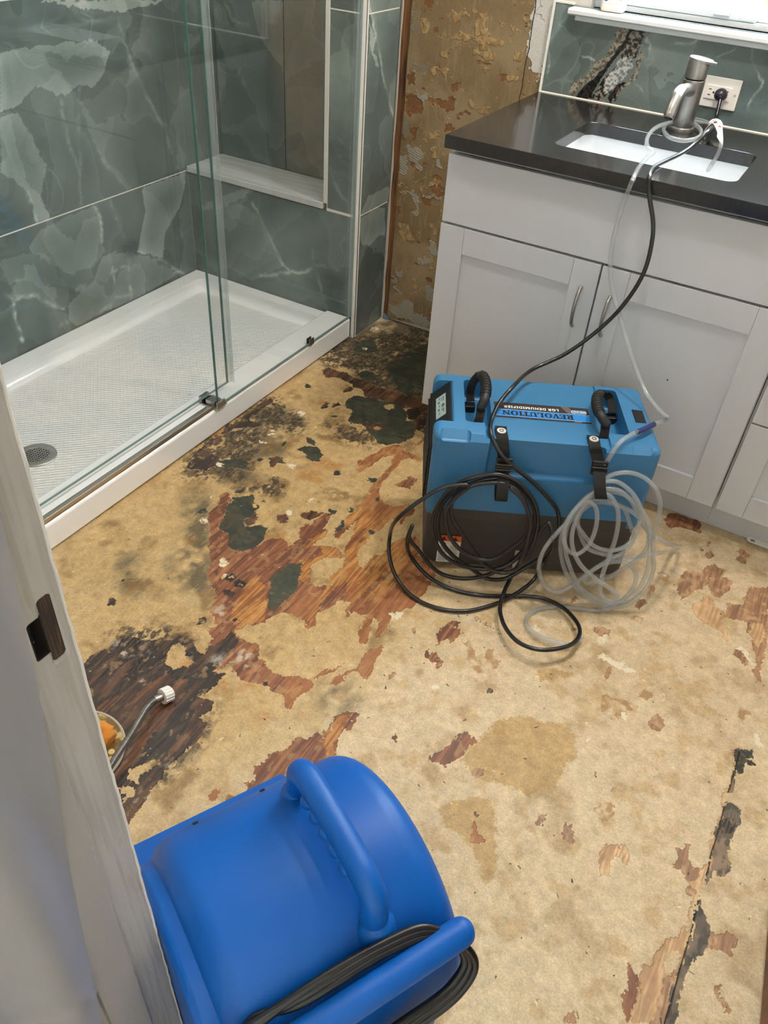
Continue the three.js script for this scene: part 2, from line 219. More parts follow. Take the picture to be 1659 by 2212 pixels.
  ['k', [[-1.076,-.686],[-1.075,-.714],[-1.068,-.742],[-1.061,-.782],[-1.035,-.807],[-.993,-.827],[-.961,-.847],[-.959,-.873],[-.924,-.872],[-.898,-.865],[-.873,-.864],[-.878,-.89],[-.87,-.913],[-.867,-.946],[-.841,-.932],[-.832,-.914],[-.826,-.872],[-.827,-.837],[-.802,-.842],[-.794,-.798],[-.813,-.765],[-.777,-.778],[-.768,-.758],[-.768,-.723],[-.745,-.717],[-.739,-.683],[-.741,-.64],[-.746,-.596],[-.745,-.549],[-.732,-.507],[-.725,-.464],[-.733,-.452],[-.828,-.505],[-.896,-.514],[-1.013,-.58],[-1.038,-.64]]],
  ['b', [[-.968,-.629],[-.957,-.666],[-.928,-.695],[-.912,-.771],[-.888,-.775],[-.857,-.79],[-.839,-.758],[-.826,-.675],[-.811,-.591],[-.809,-.517],[-.834,-.51],[-.896,-.559]]],
  ['b', [[-.813,-.765],[-.779,-.774],[-.772,-.755],[-.769,-.722],[-.748,-.715],[-.74,-.682],[-.748,-.663],[-.749,-.63],[-.761,-.604],[-.775,-.669],[-.788,-.725],[-.813,-.728]]],
  ['f', [[-.944,-.817],[-.942,-.848],[-.92,-.851],[-.891,-.829],[-.873,-.83],[-.879,-.803],[-.9,-.789],[-.925,-.796]]],
  ['f', [[-.801,-.543],[-.806,-.571],[-.779,-.595],[-.764,-.593],[-.776,-.572],[-.779,-.557],[-.772,-.54],[-.793,-.535]]],
  ['f', [[-.799,-.51],[-.778,-.528],[-.76,-.514],[-.771,-.499]]],
  ['b', [[-.734,-.474],[-.743,-.501],[-.741,-.535],[-.727,-.502],[-.722,-.47]]],
  ['b', [[-1.361,-2.069],[-1.35,-2.091],[-1.32,-2.094],[-1.274,-2.101],[-1.238,-2.095],[-1.204,-2.101],[-1.152,-2.095],[-1.102,-2.094],[-1.062,-2.099],[-1.01,-2.112],[-.963,-2.134],[-.903,-2.13],[-.852,-2.031],[-.953,-2.048],[-.994,-2.03],[-1.018,-2.019],[-1.065,-2.031],[-1.104,-2.015],[-1.141,-2.017],[-1.179,-2.038],[-1.222,-2.05],[-1.249,-2.062],[-1.285,-2.06],[-1.318,-2.043],[-1.345,-2.049]]],
  ['b', [[-1.228,-2.039],[-1.206,-2.043],[-1.203,-2.009],[-1.219,-1.985],[-1.225,-2.005]]],
  ['b', [[-1.232,-1.87],[-1.237,-1.901],[-1.224,-1.904],[-1.215,-1.877],[-1.223,-1.862]]],
  ['b', [[-1.209,-1.904],[-1.2,-1.928],[-1.19,-1.912],[-1.196,-1.89]]],
  ['k', [[-1.383,-1.384],[-1.391,-1.434],[-1.393,-1.471],[-1.368,-1.469],[-1.32,-1.456],[-1.31,-1.426],[-1.313,-1.382],[-1.34,-1.373],[-1.366,-1.364]]],
  ['k', [[-1.397,-1.44],[-1.393,-1.535],[-1.399,-1.639],[-1.382,-1.695],[-1.37,-1.671],[-1.336,-1.674],[-1.336,-1.643],[-1.378,-1.612],[-1.388,-1.564],[-1.384,-1.487],[-1.391,-1.453],[-1.391,-1.406]]],
  ['b', [[-1.355,-1.66],[-1.338,-1.678],[-1.329,-1.669],[-1.336,-1.643]]],
  ['k', [[-1.399,-1.75],[-1.402,-1.828],[-1.377,-1.811],[-1.379,-1.781],[-1.368,-1.716],[-1.383,-1.673],[-1.393,-1.655]]],
  ['k', [[-.994,-2.018],[-.953,-2.071],[-.852,-2.031],[-.79,-1.907],[-.877,-1.928],[-.913,-1.933],[-.942,-1.966],[-.972,-1.978]]],
  // green paint
  ['g', [[-1.31,-1.444],[-1.296,-1.473],[-1.263,-1.496],[-1.227,-1.475],[-1.227,-1.457],[-1.26,-1.442],[-1.29,-1.43]]],
  ['g', [[-1.177,-1.921],[-1.185,-1.962],[-1.169,-2.003],[-1.135,-2.016],[-1.097,-2.014],[-1.065,-2.031],[-1.02,-2.023],[-.985,-2.002],[-.971,-1.967],[-.942,-1.966],[-.913,-1.933],[-.9,-1.89],[-.916,-1.838],[-.947,-1.806],[-.979,-1.804],[-1.008,-1.834],[-1.041,-1.842],[-1.066,-1.856],[-1.095,-1.846],[-1.122,-1.871],[-1.14,-1.913],[-1.166,-1.912]]],
  ['b', [[-1.066,-1.856],[-1.056,-1.885],[-1.013,-1.91],[-1,-1.893],[-1.013,-1.862],[-1.039,-1.849]]],
  ['f', [[-1.034,-1.874],[-1.025,-1.891],[-1.01,-1.886],[-1.015,-1.866]]],
  ['g', [[-1.157,-1.633],[-1.145,-1.661],[-1.116,-1.676],[-1.075,-1.657],[-1.069,-1.623],[-1.085,-1.606],[-1.111,-1.612],[-1.128,-1.624]]],
  ['g', [[-1.168,-1.695],[-1.155,-1.709],[-1.128,-1.698],[-1.122,-1.677],[-1.153,-1.68]]],
  ['g', [[-1.172,-1.338],[-1.157,-1.353],[-1.131,-1.375],[-1.111,-1.356],[-1.085,-1.349],[-1.089,-1.331],[-1.084,-1.307],[-1.091,-1.286],[-1.075,-1.262],[-1.058,-1.266],[-1.038,-1.287],[-1.02,-1.284],[-1.009,-1.262],[-.994,-1.25],[-.992,-1.23],[-.993,-1.214],[-1.011,-1.18],[-1.031,-1.174],[-1.055,-1.179],[-1.072,-1.197],[-1.079,-1.214],[-1.119,-1.21],[-1.127,-1.226],[-1.142,-1.255],[-1.157,-1.292],[-1.162,-1.312]]],
  ['b', [[-1.089,-1.283],[-1.084,-1.307],[-1.087,-1.332],[-1.066,-1.307],[-1.055,-1.283],[-1.072,-1.264]]],
  ['g', [[-1.197,-1.551],[-1.189,-1.571],[-1.17,-1.575],[-1.158,-1.56],[-1.138,-1.546],[-1.167,-1.54],[-1.16,-1.512],[-1.172,-1.513]]],
  ['b', [[-1.166,-1.508],[-1.167,-1.54],[-1.168,-1.572],[-1.187,-1.568],[-1.193,-1.55],[-1.179,-1.527]]],
  ['g', [[-1.204,-2.226],[-1.171,-2.291],[-1.178,-2.384],[-1.159,-2.457],[-1.119,-2.532],[-.947,-2.195],[-.998,-2.133],[-1.026,-2.107],[-1.067,-2.107],[-1.096,-2.136],[-1.13,-2.174],[-1.183,-2.201]]],
  ['g', [[-1.351,-2.255],[-1.356,-2.339],[-1.344,-2.363],[-1.307,-2.346],[-1.268,-2.303],[-1.292,-2.256],[-1.325,-2.246]]],
  ['g', [[-1.255,-2.122],[-1.235,-2.162],[-1.188,-2.157],[-1.167,-2.122],[-1.186,-2.101],[-1.228,-2.109]]],
  ['f', [[-1.205,-2.185],[-1.184,-2.213],[-1.149,-2.186],[-1.086,-2.118],[-1.116,-2.108],[-1.163,-2.125]]],
  ['g', [[-.895,-1.133],[-.899,-1.173],[-.889,-1.21],[-.864,-1.219],[-.839,-1.184],[-.819,-1.141],[-.817,-1.095],[-.824,-1.057],[-.847,-1.055],[-.864,-1.091]]],
  ['b', [[-.978,-1.403],[-.957,-1.425],[-.927,-1.426],[-.93,-1.4],[-.937,-1.38],[-.961,-1.379]]],
  ['b', [[-1.02,-1.346],[-1.01,-1.361],[-.99,-1.355],[-.984,-1.332],[-1.001,-1.328]]],
  ['g', [[-.861,-1.401],[-.867,-1.435],[-.855,-1.428],[-.847,-1.395],[-.852,-1.384]]],
  // scraped plaster
  ['w', [[-.112,-1.365],[-.094,-1.366],[-.061,-1.359],[-.028,-1.36],[-.015,-1.354],[-.034,-1.345],[-.063,-1.342],[-.093,-1.341],[-.106,-1.352]]],
  ['w', [[.165,-1.564],[.178,-1.573],[.212,-1.544],[.223,-1.534],[.21,-1.537],[.186,-1.549]]],
];
const floorSpots = [ // [kind, ellipses: centre x, z and two half axes]
  ['g', [[-1.359,-2.159,.008,-.006,.005,.007],[-1.274,-2.194,.004,-.003,.003,.005],[-1.344,-1.949,.009,-.007,.007,.01],[-1.331,-1.799,.005,-.003,.004,.005],[-1.352,-1.711,.014,-.01,.004,.006],[-1.246,-1.769,.008,-.006,.006,.009],[-1.163,-1.847,.006,-.005,.005,.007],[-1.309,-1.62,.008,-.005,.007,.009],[-1.212,-1.634,.005,-.003,.005,.007],[-1.212,-1.522,.006,-.004,.005,.006],[-.998,-1.596,.005,-.004,.006,.01],[-.895,-1.63,.01,-.007,.005,.009],[-1.176,-1.374,.01,-.007,.006,.008],[-1.085,-1.378,.003,-.002,.003,.004],[-1.203,-1.244,.012,-.008,.008,.009],[-.909,-1.445,.012,-.008,.006,.01],[-.87,-1.477,.005,-.003,.006,.009],[-.995,-1.512,.002,-.001,.002,.003],[-.832,-1.557,.005,-.003,.005,.008],[-.775,-1.429,.008,-.005,.004,.006]]],
  ['w', [[-1.255,-1.803,.008,-.006,.008,.011],[-1.282,-1.67,.006,-.004,.003,.004],[-1.274,-1.651,.01,-.007,.003,.004],[-1.263,-1.605,.011,-.008,.004,.005],[-1.174,-1.763,.003,-.002,.003,.004],[-1.122,-1.548,.01,-.007,.006,.009],[-.987,-1.458,.006,-.004,.003,.005],[-1.005,-1.376,.01,-.007,.006,.009],[-1.172,-1.22,.009,-.006,.007,.009],[-1.032,-1.122,.01,-.006,.009,.011],[-.997,-1.081,.008,-.005,.006,.008],[-1.319,-2.289,.008,-.006,.008,.014],[-1.223,-1.307,.004,-.003,.003,.004],[-1.301,-1.436,.006,-.004,.009,.01],[-1.374,-2.447,.012,-.009,.009,.015]]],
  ['f', [[-1.022,-2.14,.014,-.01,.01,.019],[-1.051,-2,.012,-.008,.007,.013],[-1.101,-1.343,.006,-.004,.006,.007]]],
  ['k', [[-.976,-1.086,.01,-.006,.008,.01],[-.943,-1.085,.012,-.008,.008,.01],[-.946,-1.042,.011,-.007,.009,.012],[-.944,-.931,.008,-.005,.007,.009],[-1.155,-.863,.01,-.006,.009,.009],[-1.025,-1.085,.004,-.003,.004,.005],[-1.187,-.935,.003,-.002,.002,.003],[-1.17,-.948,.006,-.004,.002,.002],[-1.098,-.994,.003,-.002,.002,.003],[-.885,-.984,.007,-.005,.003,.004],[-.703,-.868,.004,-.003,.003,.004],[-.679,-.733,.001,-.001,.003,.003]]],
  ['f', [[-.976,-1.086,.003,-.002,.003,.004],[-.943,-1.085,.003,-.002,.003,.004],[-.942,-.929,.003,-.002,.003,.003]]],
  ['w', [[-1.032,-1.121,.01,-.007,.009,.011],[-.997,-1.082,.008,-.005,.005,.006]]],
  ['p', [[-.486,-1.041,.006,-.004,.004,.007],[-.511,-1.186,.003,-.002,.006,.01],[-.222,-.919,.009,-.006,.003,.007]]],
  ['k', [[-.282,-1.128,.004,-.003,.003,.006],[-.3,-1.021,.004,-.002,.001,.002],[-.474,-1.006,.001,-.001,.002,.004],[-.442,-1.108,.001,-.001,.001,.002],[-.43,-1.303,.003,-.002,.002,.004]]],
  ['w', [[-.566,-1.208,.014,-.009,.005,.009],[-.385,-1.064,.007,-.004,.003,.007],[-.268,-1.357,.017,-.011,.004,.01]]],
  ['t', [[-.049,-1.711,.012,-.008,.004,.014],[-.061,-1.517,.013,-.009,.004,.014],[.021,-1.307,.014,-.009,.003,.012]]],
  ['f', [[-.05,-1.713,.006,-.004,.002,.006],[-.06,-1.52,.006,-.004,.002,.006]]],
  ['w', [[-.117,-1.42,.012,-.008,.004,.013],[.057,-1.321,.006,-.004,.003,.009],[.264,-1.318,.007,-.005,.003,.014],[-.002,-1.218,.006,-.004,.002,.008],[-.056,-1.124,.004,-.003,.001,.004]]],
  ['f', [[.057,-1.321,.003,-.002,.002,.006]]],
  ['p', [[.008,-1.886,.005,-.003,.001,.005],[.025,-1.916,.006,-.004,.002,.008],[-.219,-1.5,.008,-.006,.004,.01],[-.188,-1.402,.007,-.005,.003,.008]]],
  ['t', [[.031,-.98,.016,-.01,.007,.022],[.034,-1.034,.009,-.006,.002,.007]]],
  ['k', [[-.013,-1.047,.003,-.002,0,.001],[.021,-.81,.003,-.002,.001,.002],[-.071,-.785,.001,-.001,.001,.002],[.248,-1.08,.011,-.007,.003,.014],[-.176,-.838,.003,-.002,.001,.003],[.293,-.969,.002,-.001,0,.002]]],
];
const softStains = { // wide stains with blurred outlines
  damp: [[[-.247,-.996],[-.238,-1.046],[-.212,-1.084],[-.175,-1.107],[-.131,-1.133],[-.072,-.979],[-.098,-.954],[-.109,-.929],[-.133,-.935],[-.175,-.931],[-.211,-.912],[-.234,-.92],[-.224,-.94]], [[-.256,-.922],[-.254,-.97],[-.246,-.994],[-.08,-1.1],[-.068,-1.072],[-.076,-1.019],[-.062,-.994],[-.078,-.976],[-.101,-.966],[-.105,-.931],[-.141,-.939],[-.165,-.92],[-.206,-.919],[-.236,-.912]], [[-.217,-1.079],[-.174,-1.109],[-.119,-1.133],[-.088,-1.116],[-.069,-1.073],[-.069,-1.038],[-.063,-.983],[-.151,-.927]], [[-.217,-1.214],[-.207,-1.237],[-.179,-1.261],[-.148,-1.281],[-.134,-1.274],[-.155,-1.25],[-.185,-1.23],[-.2,-1.21]], [[-.255,-.817],[-.228,-.856],[-.172,-.875],[-.154,-.855],[-.131,-.833],[-.121,-.8],[-.111,-.759],[-.106,-.73],[-.125,-.726],[-.134,-.754],[-.172,-.788],[-.216,-.785]]],
  amber: [[[-1.369,-.8],[-1.412,-.911],[-1.524,-1.589],[-1.432,-2.015],[-1.412,-2.349],[-1.173,-2.648],[-.601,-1.526],[-.527,-1.231],[-.555,-.98],[-.606,-.711],[-.676,-.57],[-.721,-.422],[-1.039,-.621]]],
  grey: [[[-1.164,-1.1],[-1.101,-1.143],[-1,-1.034],[-1.015,-.99],[-1.074,-.985],[-1.135,-1.029]], [[-1.26,-.989],[-1.208,-1.024],[-1.125,-.924],[-1.146,-.896]], [[-1.293,-1.28],[-1.274,-1.335],[-1.177,-1.239],[-1.075,-1.123],[-1.089,-1.046]], [[-1.393,-1.709],[-1.374,-1.79],[-1.283,-1.8],[-1.241,-1.774],[-1.233,-1.695],[-1.31,-1.704],[-1.325,-1.629]], [[-1.388,-1.564],[-1.354,-1.651],[-1.205,-1.673],[-1.177,-1.585],[-1.232,-1.537],[-1.197,-1.433],[-1.101,-1.464],[-1.091,-1.437],[-1.179,-1.41],[-1.268,-1.383],[-1.313,-1.479]], [[-1.152,-1.817],[-1.112,-1.845],[-1.092,-1.795],[-1.128,-1.78]], [[-.6,-.933],[-.566,-.982],[-.519,-.921],[-.538,-.878],[-.575,-.895]], [[-1.547,-2.364],[-1.25,-2.639],[-.969,-2.127],[-1.174,-2.088],[-1.337,-2.166]]],
  grime: [[[-1.403,-1.407],[-1.41,-1.653],[-1.407,-1.836],[-1.369,-1.852],[-1.31,-1.704],[-1.28,-1.6],[-1.208,-1.461],[-1.217,-1.409],[-1.286,-1.37],[-1.335,-1.328]], [[-1.352,-1.761],[-1.288,-1.807],[-1.213,-1.751],[-1.215,-1.687],[-1.299,-1.69]], [[-1.52,-2.291],[-1.393,-2.318],[-1.217,-2.615],[-.909,-2.03],[-1.103,-2.03],[-1.276,-2.13],[-1.372,-2.099]], [[-1.215,-1.351],[-1.11,-1.493],[-1.06,-1.424],[-1.132,-1.391]], [[-1.093,-.767],[-1.075,-.827],[-.979,-.878],[-.914,-.884],[-.964,-.828]], [[-.79,-.636],[-.764,-.74],[-.777,-.783],[-.724,-.692],[-.732,-.6],[-.735,-.538]], [[-1.176,-1.799],[-1.013,-1.852],[-.978,-1.774],[-1.08,-1.742]]],
  haze: [[[-.94,-.683],[-.956,-.704],[-.951,-.74],[-.936,-.766],[-.923,-.73],[-.931,-.699]], [[-.848,-.835],[-.851,-.867],[-.838,-.898],[-.823,-.868],[-.827,-.826]], [[-.823,-.909],[-.807,-.931],[-.767,-.91],[-.771,-.885],[-.795,-.88]], [[-.753,-.494],[-.752,-.519],[-.738,-.541],[-.729,-.522],[-.74,-.498]], [[-.474,-1.279],[-.414,-1.326],[-.408,-1.303],[-.456,-1.262]], [[-.936,-.97],[-.94,-1.013],[-.903,-.979],[-.896,-.933]], [[-1.071,-.781],[-.998,-.811],[-.981,-.782],[-1.037,-.757]], [[-.393,-1.04],[-.383,-1.052],[-.375,-1.02]], [[-.302,-1.333],[-.253,-1.383],[-.241,-1.362],[-.29,-1.323]], [[-.769,-.603],[-.734,-.622],[-.724,-.606],[-.754,-.591]]],
};
const KINDS = 'fortpkbgdwls'; // felt, orange wood, red-brown wood, stained felt, pale scuffed wood, black rot, brown rot, green paint, dark green, plaster, light board, seam stain
const floorMaps = (() => {
  const W = 2048, H = 2048, lab = new Raster(W, H, FX0, FX1, FZ0, FZ1);
  for (const [k, p] of floorPatches) lab.fill(p, KINDS.indexOf(k));
  for (const [k, list] of floorSpots) for (const e of list) lab.blob(e, KINDS.indexOf(k));
  const soft = {};
  for (const [k, list] of Object.entries(softStains)) { const r = new Raster(428, 512, FX0, FX1, FZ0, FZ1, Float32Array); for (const p of list) r.fill(p, 1); soft[k] = r.blur({ damp: 0.008, amber: 0.16, grey: 0.035, haze: 0.02, grime: 0.03 }[k]); }
  const R = rng(77), specks = new Raster(W, H, FX0, FX1, FZ0, FZ1);
  for (let i = 0; i < 620; i++) { const x = FX0 + R() * (FX1 - FX0), z = FZ0 + R() * (FZ1 - FZ0), a = R() * 6.3, l = 0.0012 + R() * R() * 0.006, t = 0.0007 + R() * 0.0009; specks.blob([x, z, Math.cos(a) * l, Math.sin(a) * l, -Math.sin(a) * t, Math.cos(a) * t], R() < 0.72 ? 1 : 2); }
  // smeared print on the felt in front of the machine
  const S = [[-.405,-1.305],[-.33,-1.293]];
  for (let i = 0; i < 30; i++) { const t = R(), x = S[0][0] + (S[1][0] - S[0][0]) * t, z = S[0][1] + (S[1][1] - S[0][1]) * t + (R() - 0.5) * 0.012, a = R() * 3; specks.blob([x, z, 0.0022 * Math.cos(a), 0.0022 * Math.sin(a), -0.0008 * Math.sin(a), 0.0008 * Math.cos(a)], 1); }
  return paint(W, H, FX0, FX1, FZ0, FZ1, (x, z) => {
    if ((x > -0.87 && z < -2.03) || x < -1.44) return [150, 124, 86, 0.7, 0.8];
    // torn edges follow the fibres: sample the outlines at a wandering place
    const wx = (fbm(x * 34, z * 26, 1, 4) - 0.5) * 0.026 + (fbm(x * 260, z * 190, 3, 2) - 0.5) * 0.009, wz = (fbm(x * 30, z * 24, 9, 4) - 0.5) * 0.03 + (fbm(x * 240, z * 200, 4, 2) - 0.5) * 0.01;
    const k = KINDS[lab.at(x + wx, z + wz)], k2 = KINDS[lab.at(x + wx - 0.0022, z + wz - 0.0022)];
    const fine = vn(x * 620, z * 620, 21), mid = fbm(x * 70, z * 70, 22, 3), big = fbm(x * 9, z * 9, 23, 4), fibre = vn(x * 380 + mid * 9, z * 380, 24);
    const amber = soft.amber.at(x, z), warpS = [x + wx * 1.2, z + wz * 1.2];
    let c, hgt, rough;
    if (k === 'f' || k === 't' || k === 'w') {
      c = mix3([217, 194, 157], [203, 170, 116], clamp(amber * 1.1 + (big - 0.5) * 0.5));
      const blot = smooth(0.52, 0.72, fbm(x * 24, z * 24, 41, 4)); c = mix3(c, [186, 153, 104], blot * 0.5);
      const pale = smooth(0.56, 0.75, fbm(x * 36 + 7, z * 36, 42, 4)); c = mix3(c, [222, 203, 168], pale * 0.5 * (1 - amber * 0.6));
      const damp = clamp(soft.damp.at(...warpS) * 1.15); c = mix3(c, [190, 154, 99], smooth(0.35, 0.65, damp) * 0.75);
      const grey = soft.grey.at(...warpS) * smooth(0.3, 0.75, fbm(x * 26, z * 22, 43, 4) + 0.12); c = mix3(c, [98, 88, 66], clamp(grey * 1.25) * 0.85);
      const dirt = smooth(0.6, 0.8, fbm(x * 15, z * 15, 44, 5)) * (0.25 + 0.45 * amber); c = mix3(c, [128, 98, 56], dirt);
      const rust = smooth(0.66, 0.82, fbm(x * 11 + 4, z * 11, 45, 4)); c = mix3(c, [176, 118, 58], rust * 0.55 * amber);
      const gm = soft.grime.at(...warpS); if (gm > 0.02) { const g1 = smooth(0.5, 0.62, fbm(x * 48, z * 40, 48, 5) + gm * 0.16 - 0.06); c = mix3(c, [84, 70, 50], g1 * 0.75 * Math.min(1, gm * 1.6)); const g2 = smooth(0.6, 0.66, fbm(x * 130, z * 100, 49, 3) + gm * 0.1); c = mix3(c, [52, 44, 36], g2 * 0.7 * Math.min(1, gm * 1.5)); }
      const scr = smooth(0.66, 0.74, fbm(x * 160, z * 30, 50, 3)) * amber; c = mix3(c, [222, 192, 138], scr * 0.3);
      const m = 0.86 + 0.16 * mid + 0.13 * (fine - 0.5) + 0.09 * (fibre - 0.5); c = c.map((q) => q * m);
      hgt = 0.72 + 0.16 * (mid - 0.5) + 0.1 * (fine - 0.5); rough = 0.68 - 0.14 * amber * smooth(0.4, 0.7, big);
      if (k === 't') { c = mix3(c, [150, 108, 62], 0.62 * smooth(0.25, 0.6, fbm(x * 60, z * 60, 46, 3))); hgt -= 0.12; }
      if (k === 'w') { const wv = smooth(0.2, 0.5, fbm(x * 110, z * 110, 47, 3)); c = mix3(c, [224, 212, 186], wv); hgt += 0.12 * wv; }
      if (k2 !== k && k2 !== 't' && k2 !== 'w' && k2 !== 'f') c = mix3(c, [226, 198, 146], 0.35); // bright torn paper fibre
    } else if (k === 'g' || k === 'd') {
      c = mix3([66, 70, 54], [50, 54, 46], smooth(0.3, 0.7, fbm(x * 40, z * 40, 51, 4)));
      if (k === 'd') c = mix3([44, 44, 38], [84, 80, 60], smooth(0.45, 0.7, fbm(x * 150, z * 150, 56, 3)));
      const scuff = smooth(0.68, 0.8, fbm(x * 30, z * 130, 52, 4)); c = mix3(c, [122, 116, 84], scuff * 0.6);
      const worn = smooth(0.62, 0.74, fbm(x * 45 + 3, z * 45, 53, 4)); c = mix3(c, [92, 70, 50], worn * 0.6);
      c = c.map((q) => q * (0.86 + 0.28 * mid)); hgt = 0.56 + 0.08 * (fine - 0.5); rough = 0.55;
    } else {
      const grainN = fbm(x * 260 + fbm(x * 20, z * 5, 31, 2) * 5, z * 16, 32, 3), ring = vn(x * 95 + fbm(x * 9, z * 3, 33, 2) * 6, z * 3.2, 34), flame = fbm(x * 60, z * 9, 35, 3);
      const tone = fbm(x * 7 + 2, z * 4, 36, 3), resid = smooth(0.6, 0.68, fbm(x * 85, z * 48, 37, 4));
      if (k === 'o') { c = mix3([186, 128, 64], [144, 88, 42], smooth(0.38, 0.68, grainN)); c = mix3(c, [216, 166, 98], smooth(0.58, 0.8, ring) * 0.5); c = mix3(c, [110, 62, 36], smooth(0.54, 0.72, flame) * 0.8); c = mix3(c, [138, 86, 60], smooth(0.5, 0.7, tone) * 0.5); }
      else if (k === 'r') { c = mix3([142, 89, 59], [106, 64, 45], smooth(0.38, 0.68, grainN)); c = mix3(c, [98, 58, 44], smooth(0.54, 0.74, flame) * 0.75); c = mix3(c, [186, 130, 84], smooth(0.6, 0.8, ring) * 0.45); c = mix3(c, [178, 116, 64], smooth(0.52, 0.68, tone) * 0.55); }
      else if (k === 'p') { c = mix3([168, 128, 94], [138, 102, 76], smooth(0.35, 0.7, grainN)); c = mix3(c, [194, 160, 118], smooth(0.5, 0.75, fbm(x * 90, z * 60, 61, 3)) * 0.7); }
      else if (k === 'l') { c = mix3([208, 172, 128], [184, 144, 102], smooth(0.36, 0.68, grainN)); c = mix3(c, [160, 120, 86], smooth(0.56, 0.74, flame) * 0.6); }
      else if (k === 's') { c = mix3([136, 114, 92], [98, 86, 72], smooth(0.36, 0.62, fbm(x * 40, z * 26, 64, 4))); c = mix3(c, [50, 50, 45], smooth(0.54, 0.66, fbm(x * 70, z * 50, 65, 4)) * 0.6); c = mix3(c, [150, 120, 92], smooth(0.6, 0.74, fbm(x * 60 + 5, z * 20, 66, 3)) * 0.5); }
      else if (k === 'b') { c = mix3([104, 68, 46], [62, 42, 32], smooth(0.4, 0.68, grainN)); c = mix3(c, [126, 84, 54], smooth(0.58, 0.8, ring) * 0.5); c = mix3(c, [44, 32, 27], smooth(0.54, 0.7, flame) * 0.6); }
      else { c = mix3([50, 40, 34], [92, 66, 48], smooth(0.46, 0.66, fbm(x * 55, z * 12, 62, 4))); c = mix3(c, [34, 28, 26], smooth(0.52, 0.7, flame) * 0.7); c = mix3(c, [140, 112, 74], smooth(0.63, 0.74, fbm(x * 80, z * 60, 63, 4)) * 0.8); }
      if (k === 'o' || k === 'r' || k === 'b') c = mix3(c, [190, 158, 106], resid * (k === 'b' ? 0.22 : 0.38));
      c = c.map((q) => q * (0.9 + 0.2 * mid));
      hgt = 0.22 + 0.18 * grainN + 0.08 * ring; rough = k === 'k' || k === 'b' ? 0.42 : 0.55;
    }
    const hz = soft.haze.at(...warpS) * smooth(0.45, 0.66, fbm(x * 75, z * 60, 71, 4)); if (hz > 0.02) { c = mix3(c, [206, 200, 188], clamp(hz * 1.3) * 0.75); rough = 0.8; }
    const sp = specks.at(x, z); if (sp === 1) c = mix3(c, [58, 42, 30], 0.8); else if (sp === 2) { c = mix3(c, [232, 222, 196], 0.8); hgt += 0.1; }
    // glue ridges left near the shower corner
    const gl = Math.exp(-(((x + 1.02) / 0.13) ** 2 + ((z + 0.86) / 0.13) ** 2)); if (gl > 0.05) hgt += gl * 0.4 * (Math.abs(fbm(x * 70, z * 45, 81, 3) - 0.5) < 0.05 ? 1 : 0);
    // open joint between two plywood sheets
    const seam = 0.2335 + (vn(z * 30, 1, 83) - 0.5) * 0.004; if (Math.abs(x - seam) < 0.0012 && z > -1.27 && k !== 'f') { c = mix3(c, [44, 34, 26], 0.85); hgt = 0; }
    return [c[0], c[1], c[2], hgt, rough];
  });
})();
const floorMat = std(0xffffff, 1, { map: floorMaps.map, bumpMap: floorMaps.bump, bumpScale: 0.0035, roughnessMap: floorMaps.rough });
const subfloor = structure(mesh('floor', planar(span(FX0, FX1, -0.06, 0, FZ0, FZ1), 0, FX0, FX1, 2, FZ0, FZ1), floorMat), 'tan felt-backed plywood subfloor with torn, wood-bare and water-stained patches', 'floor');
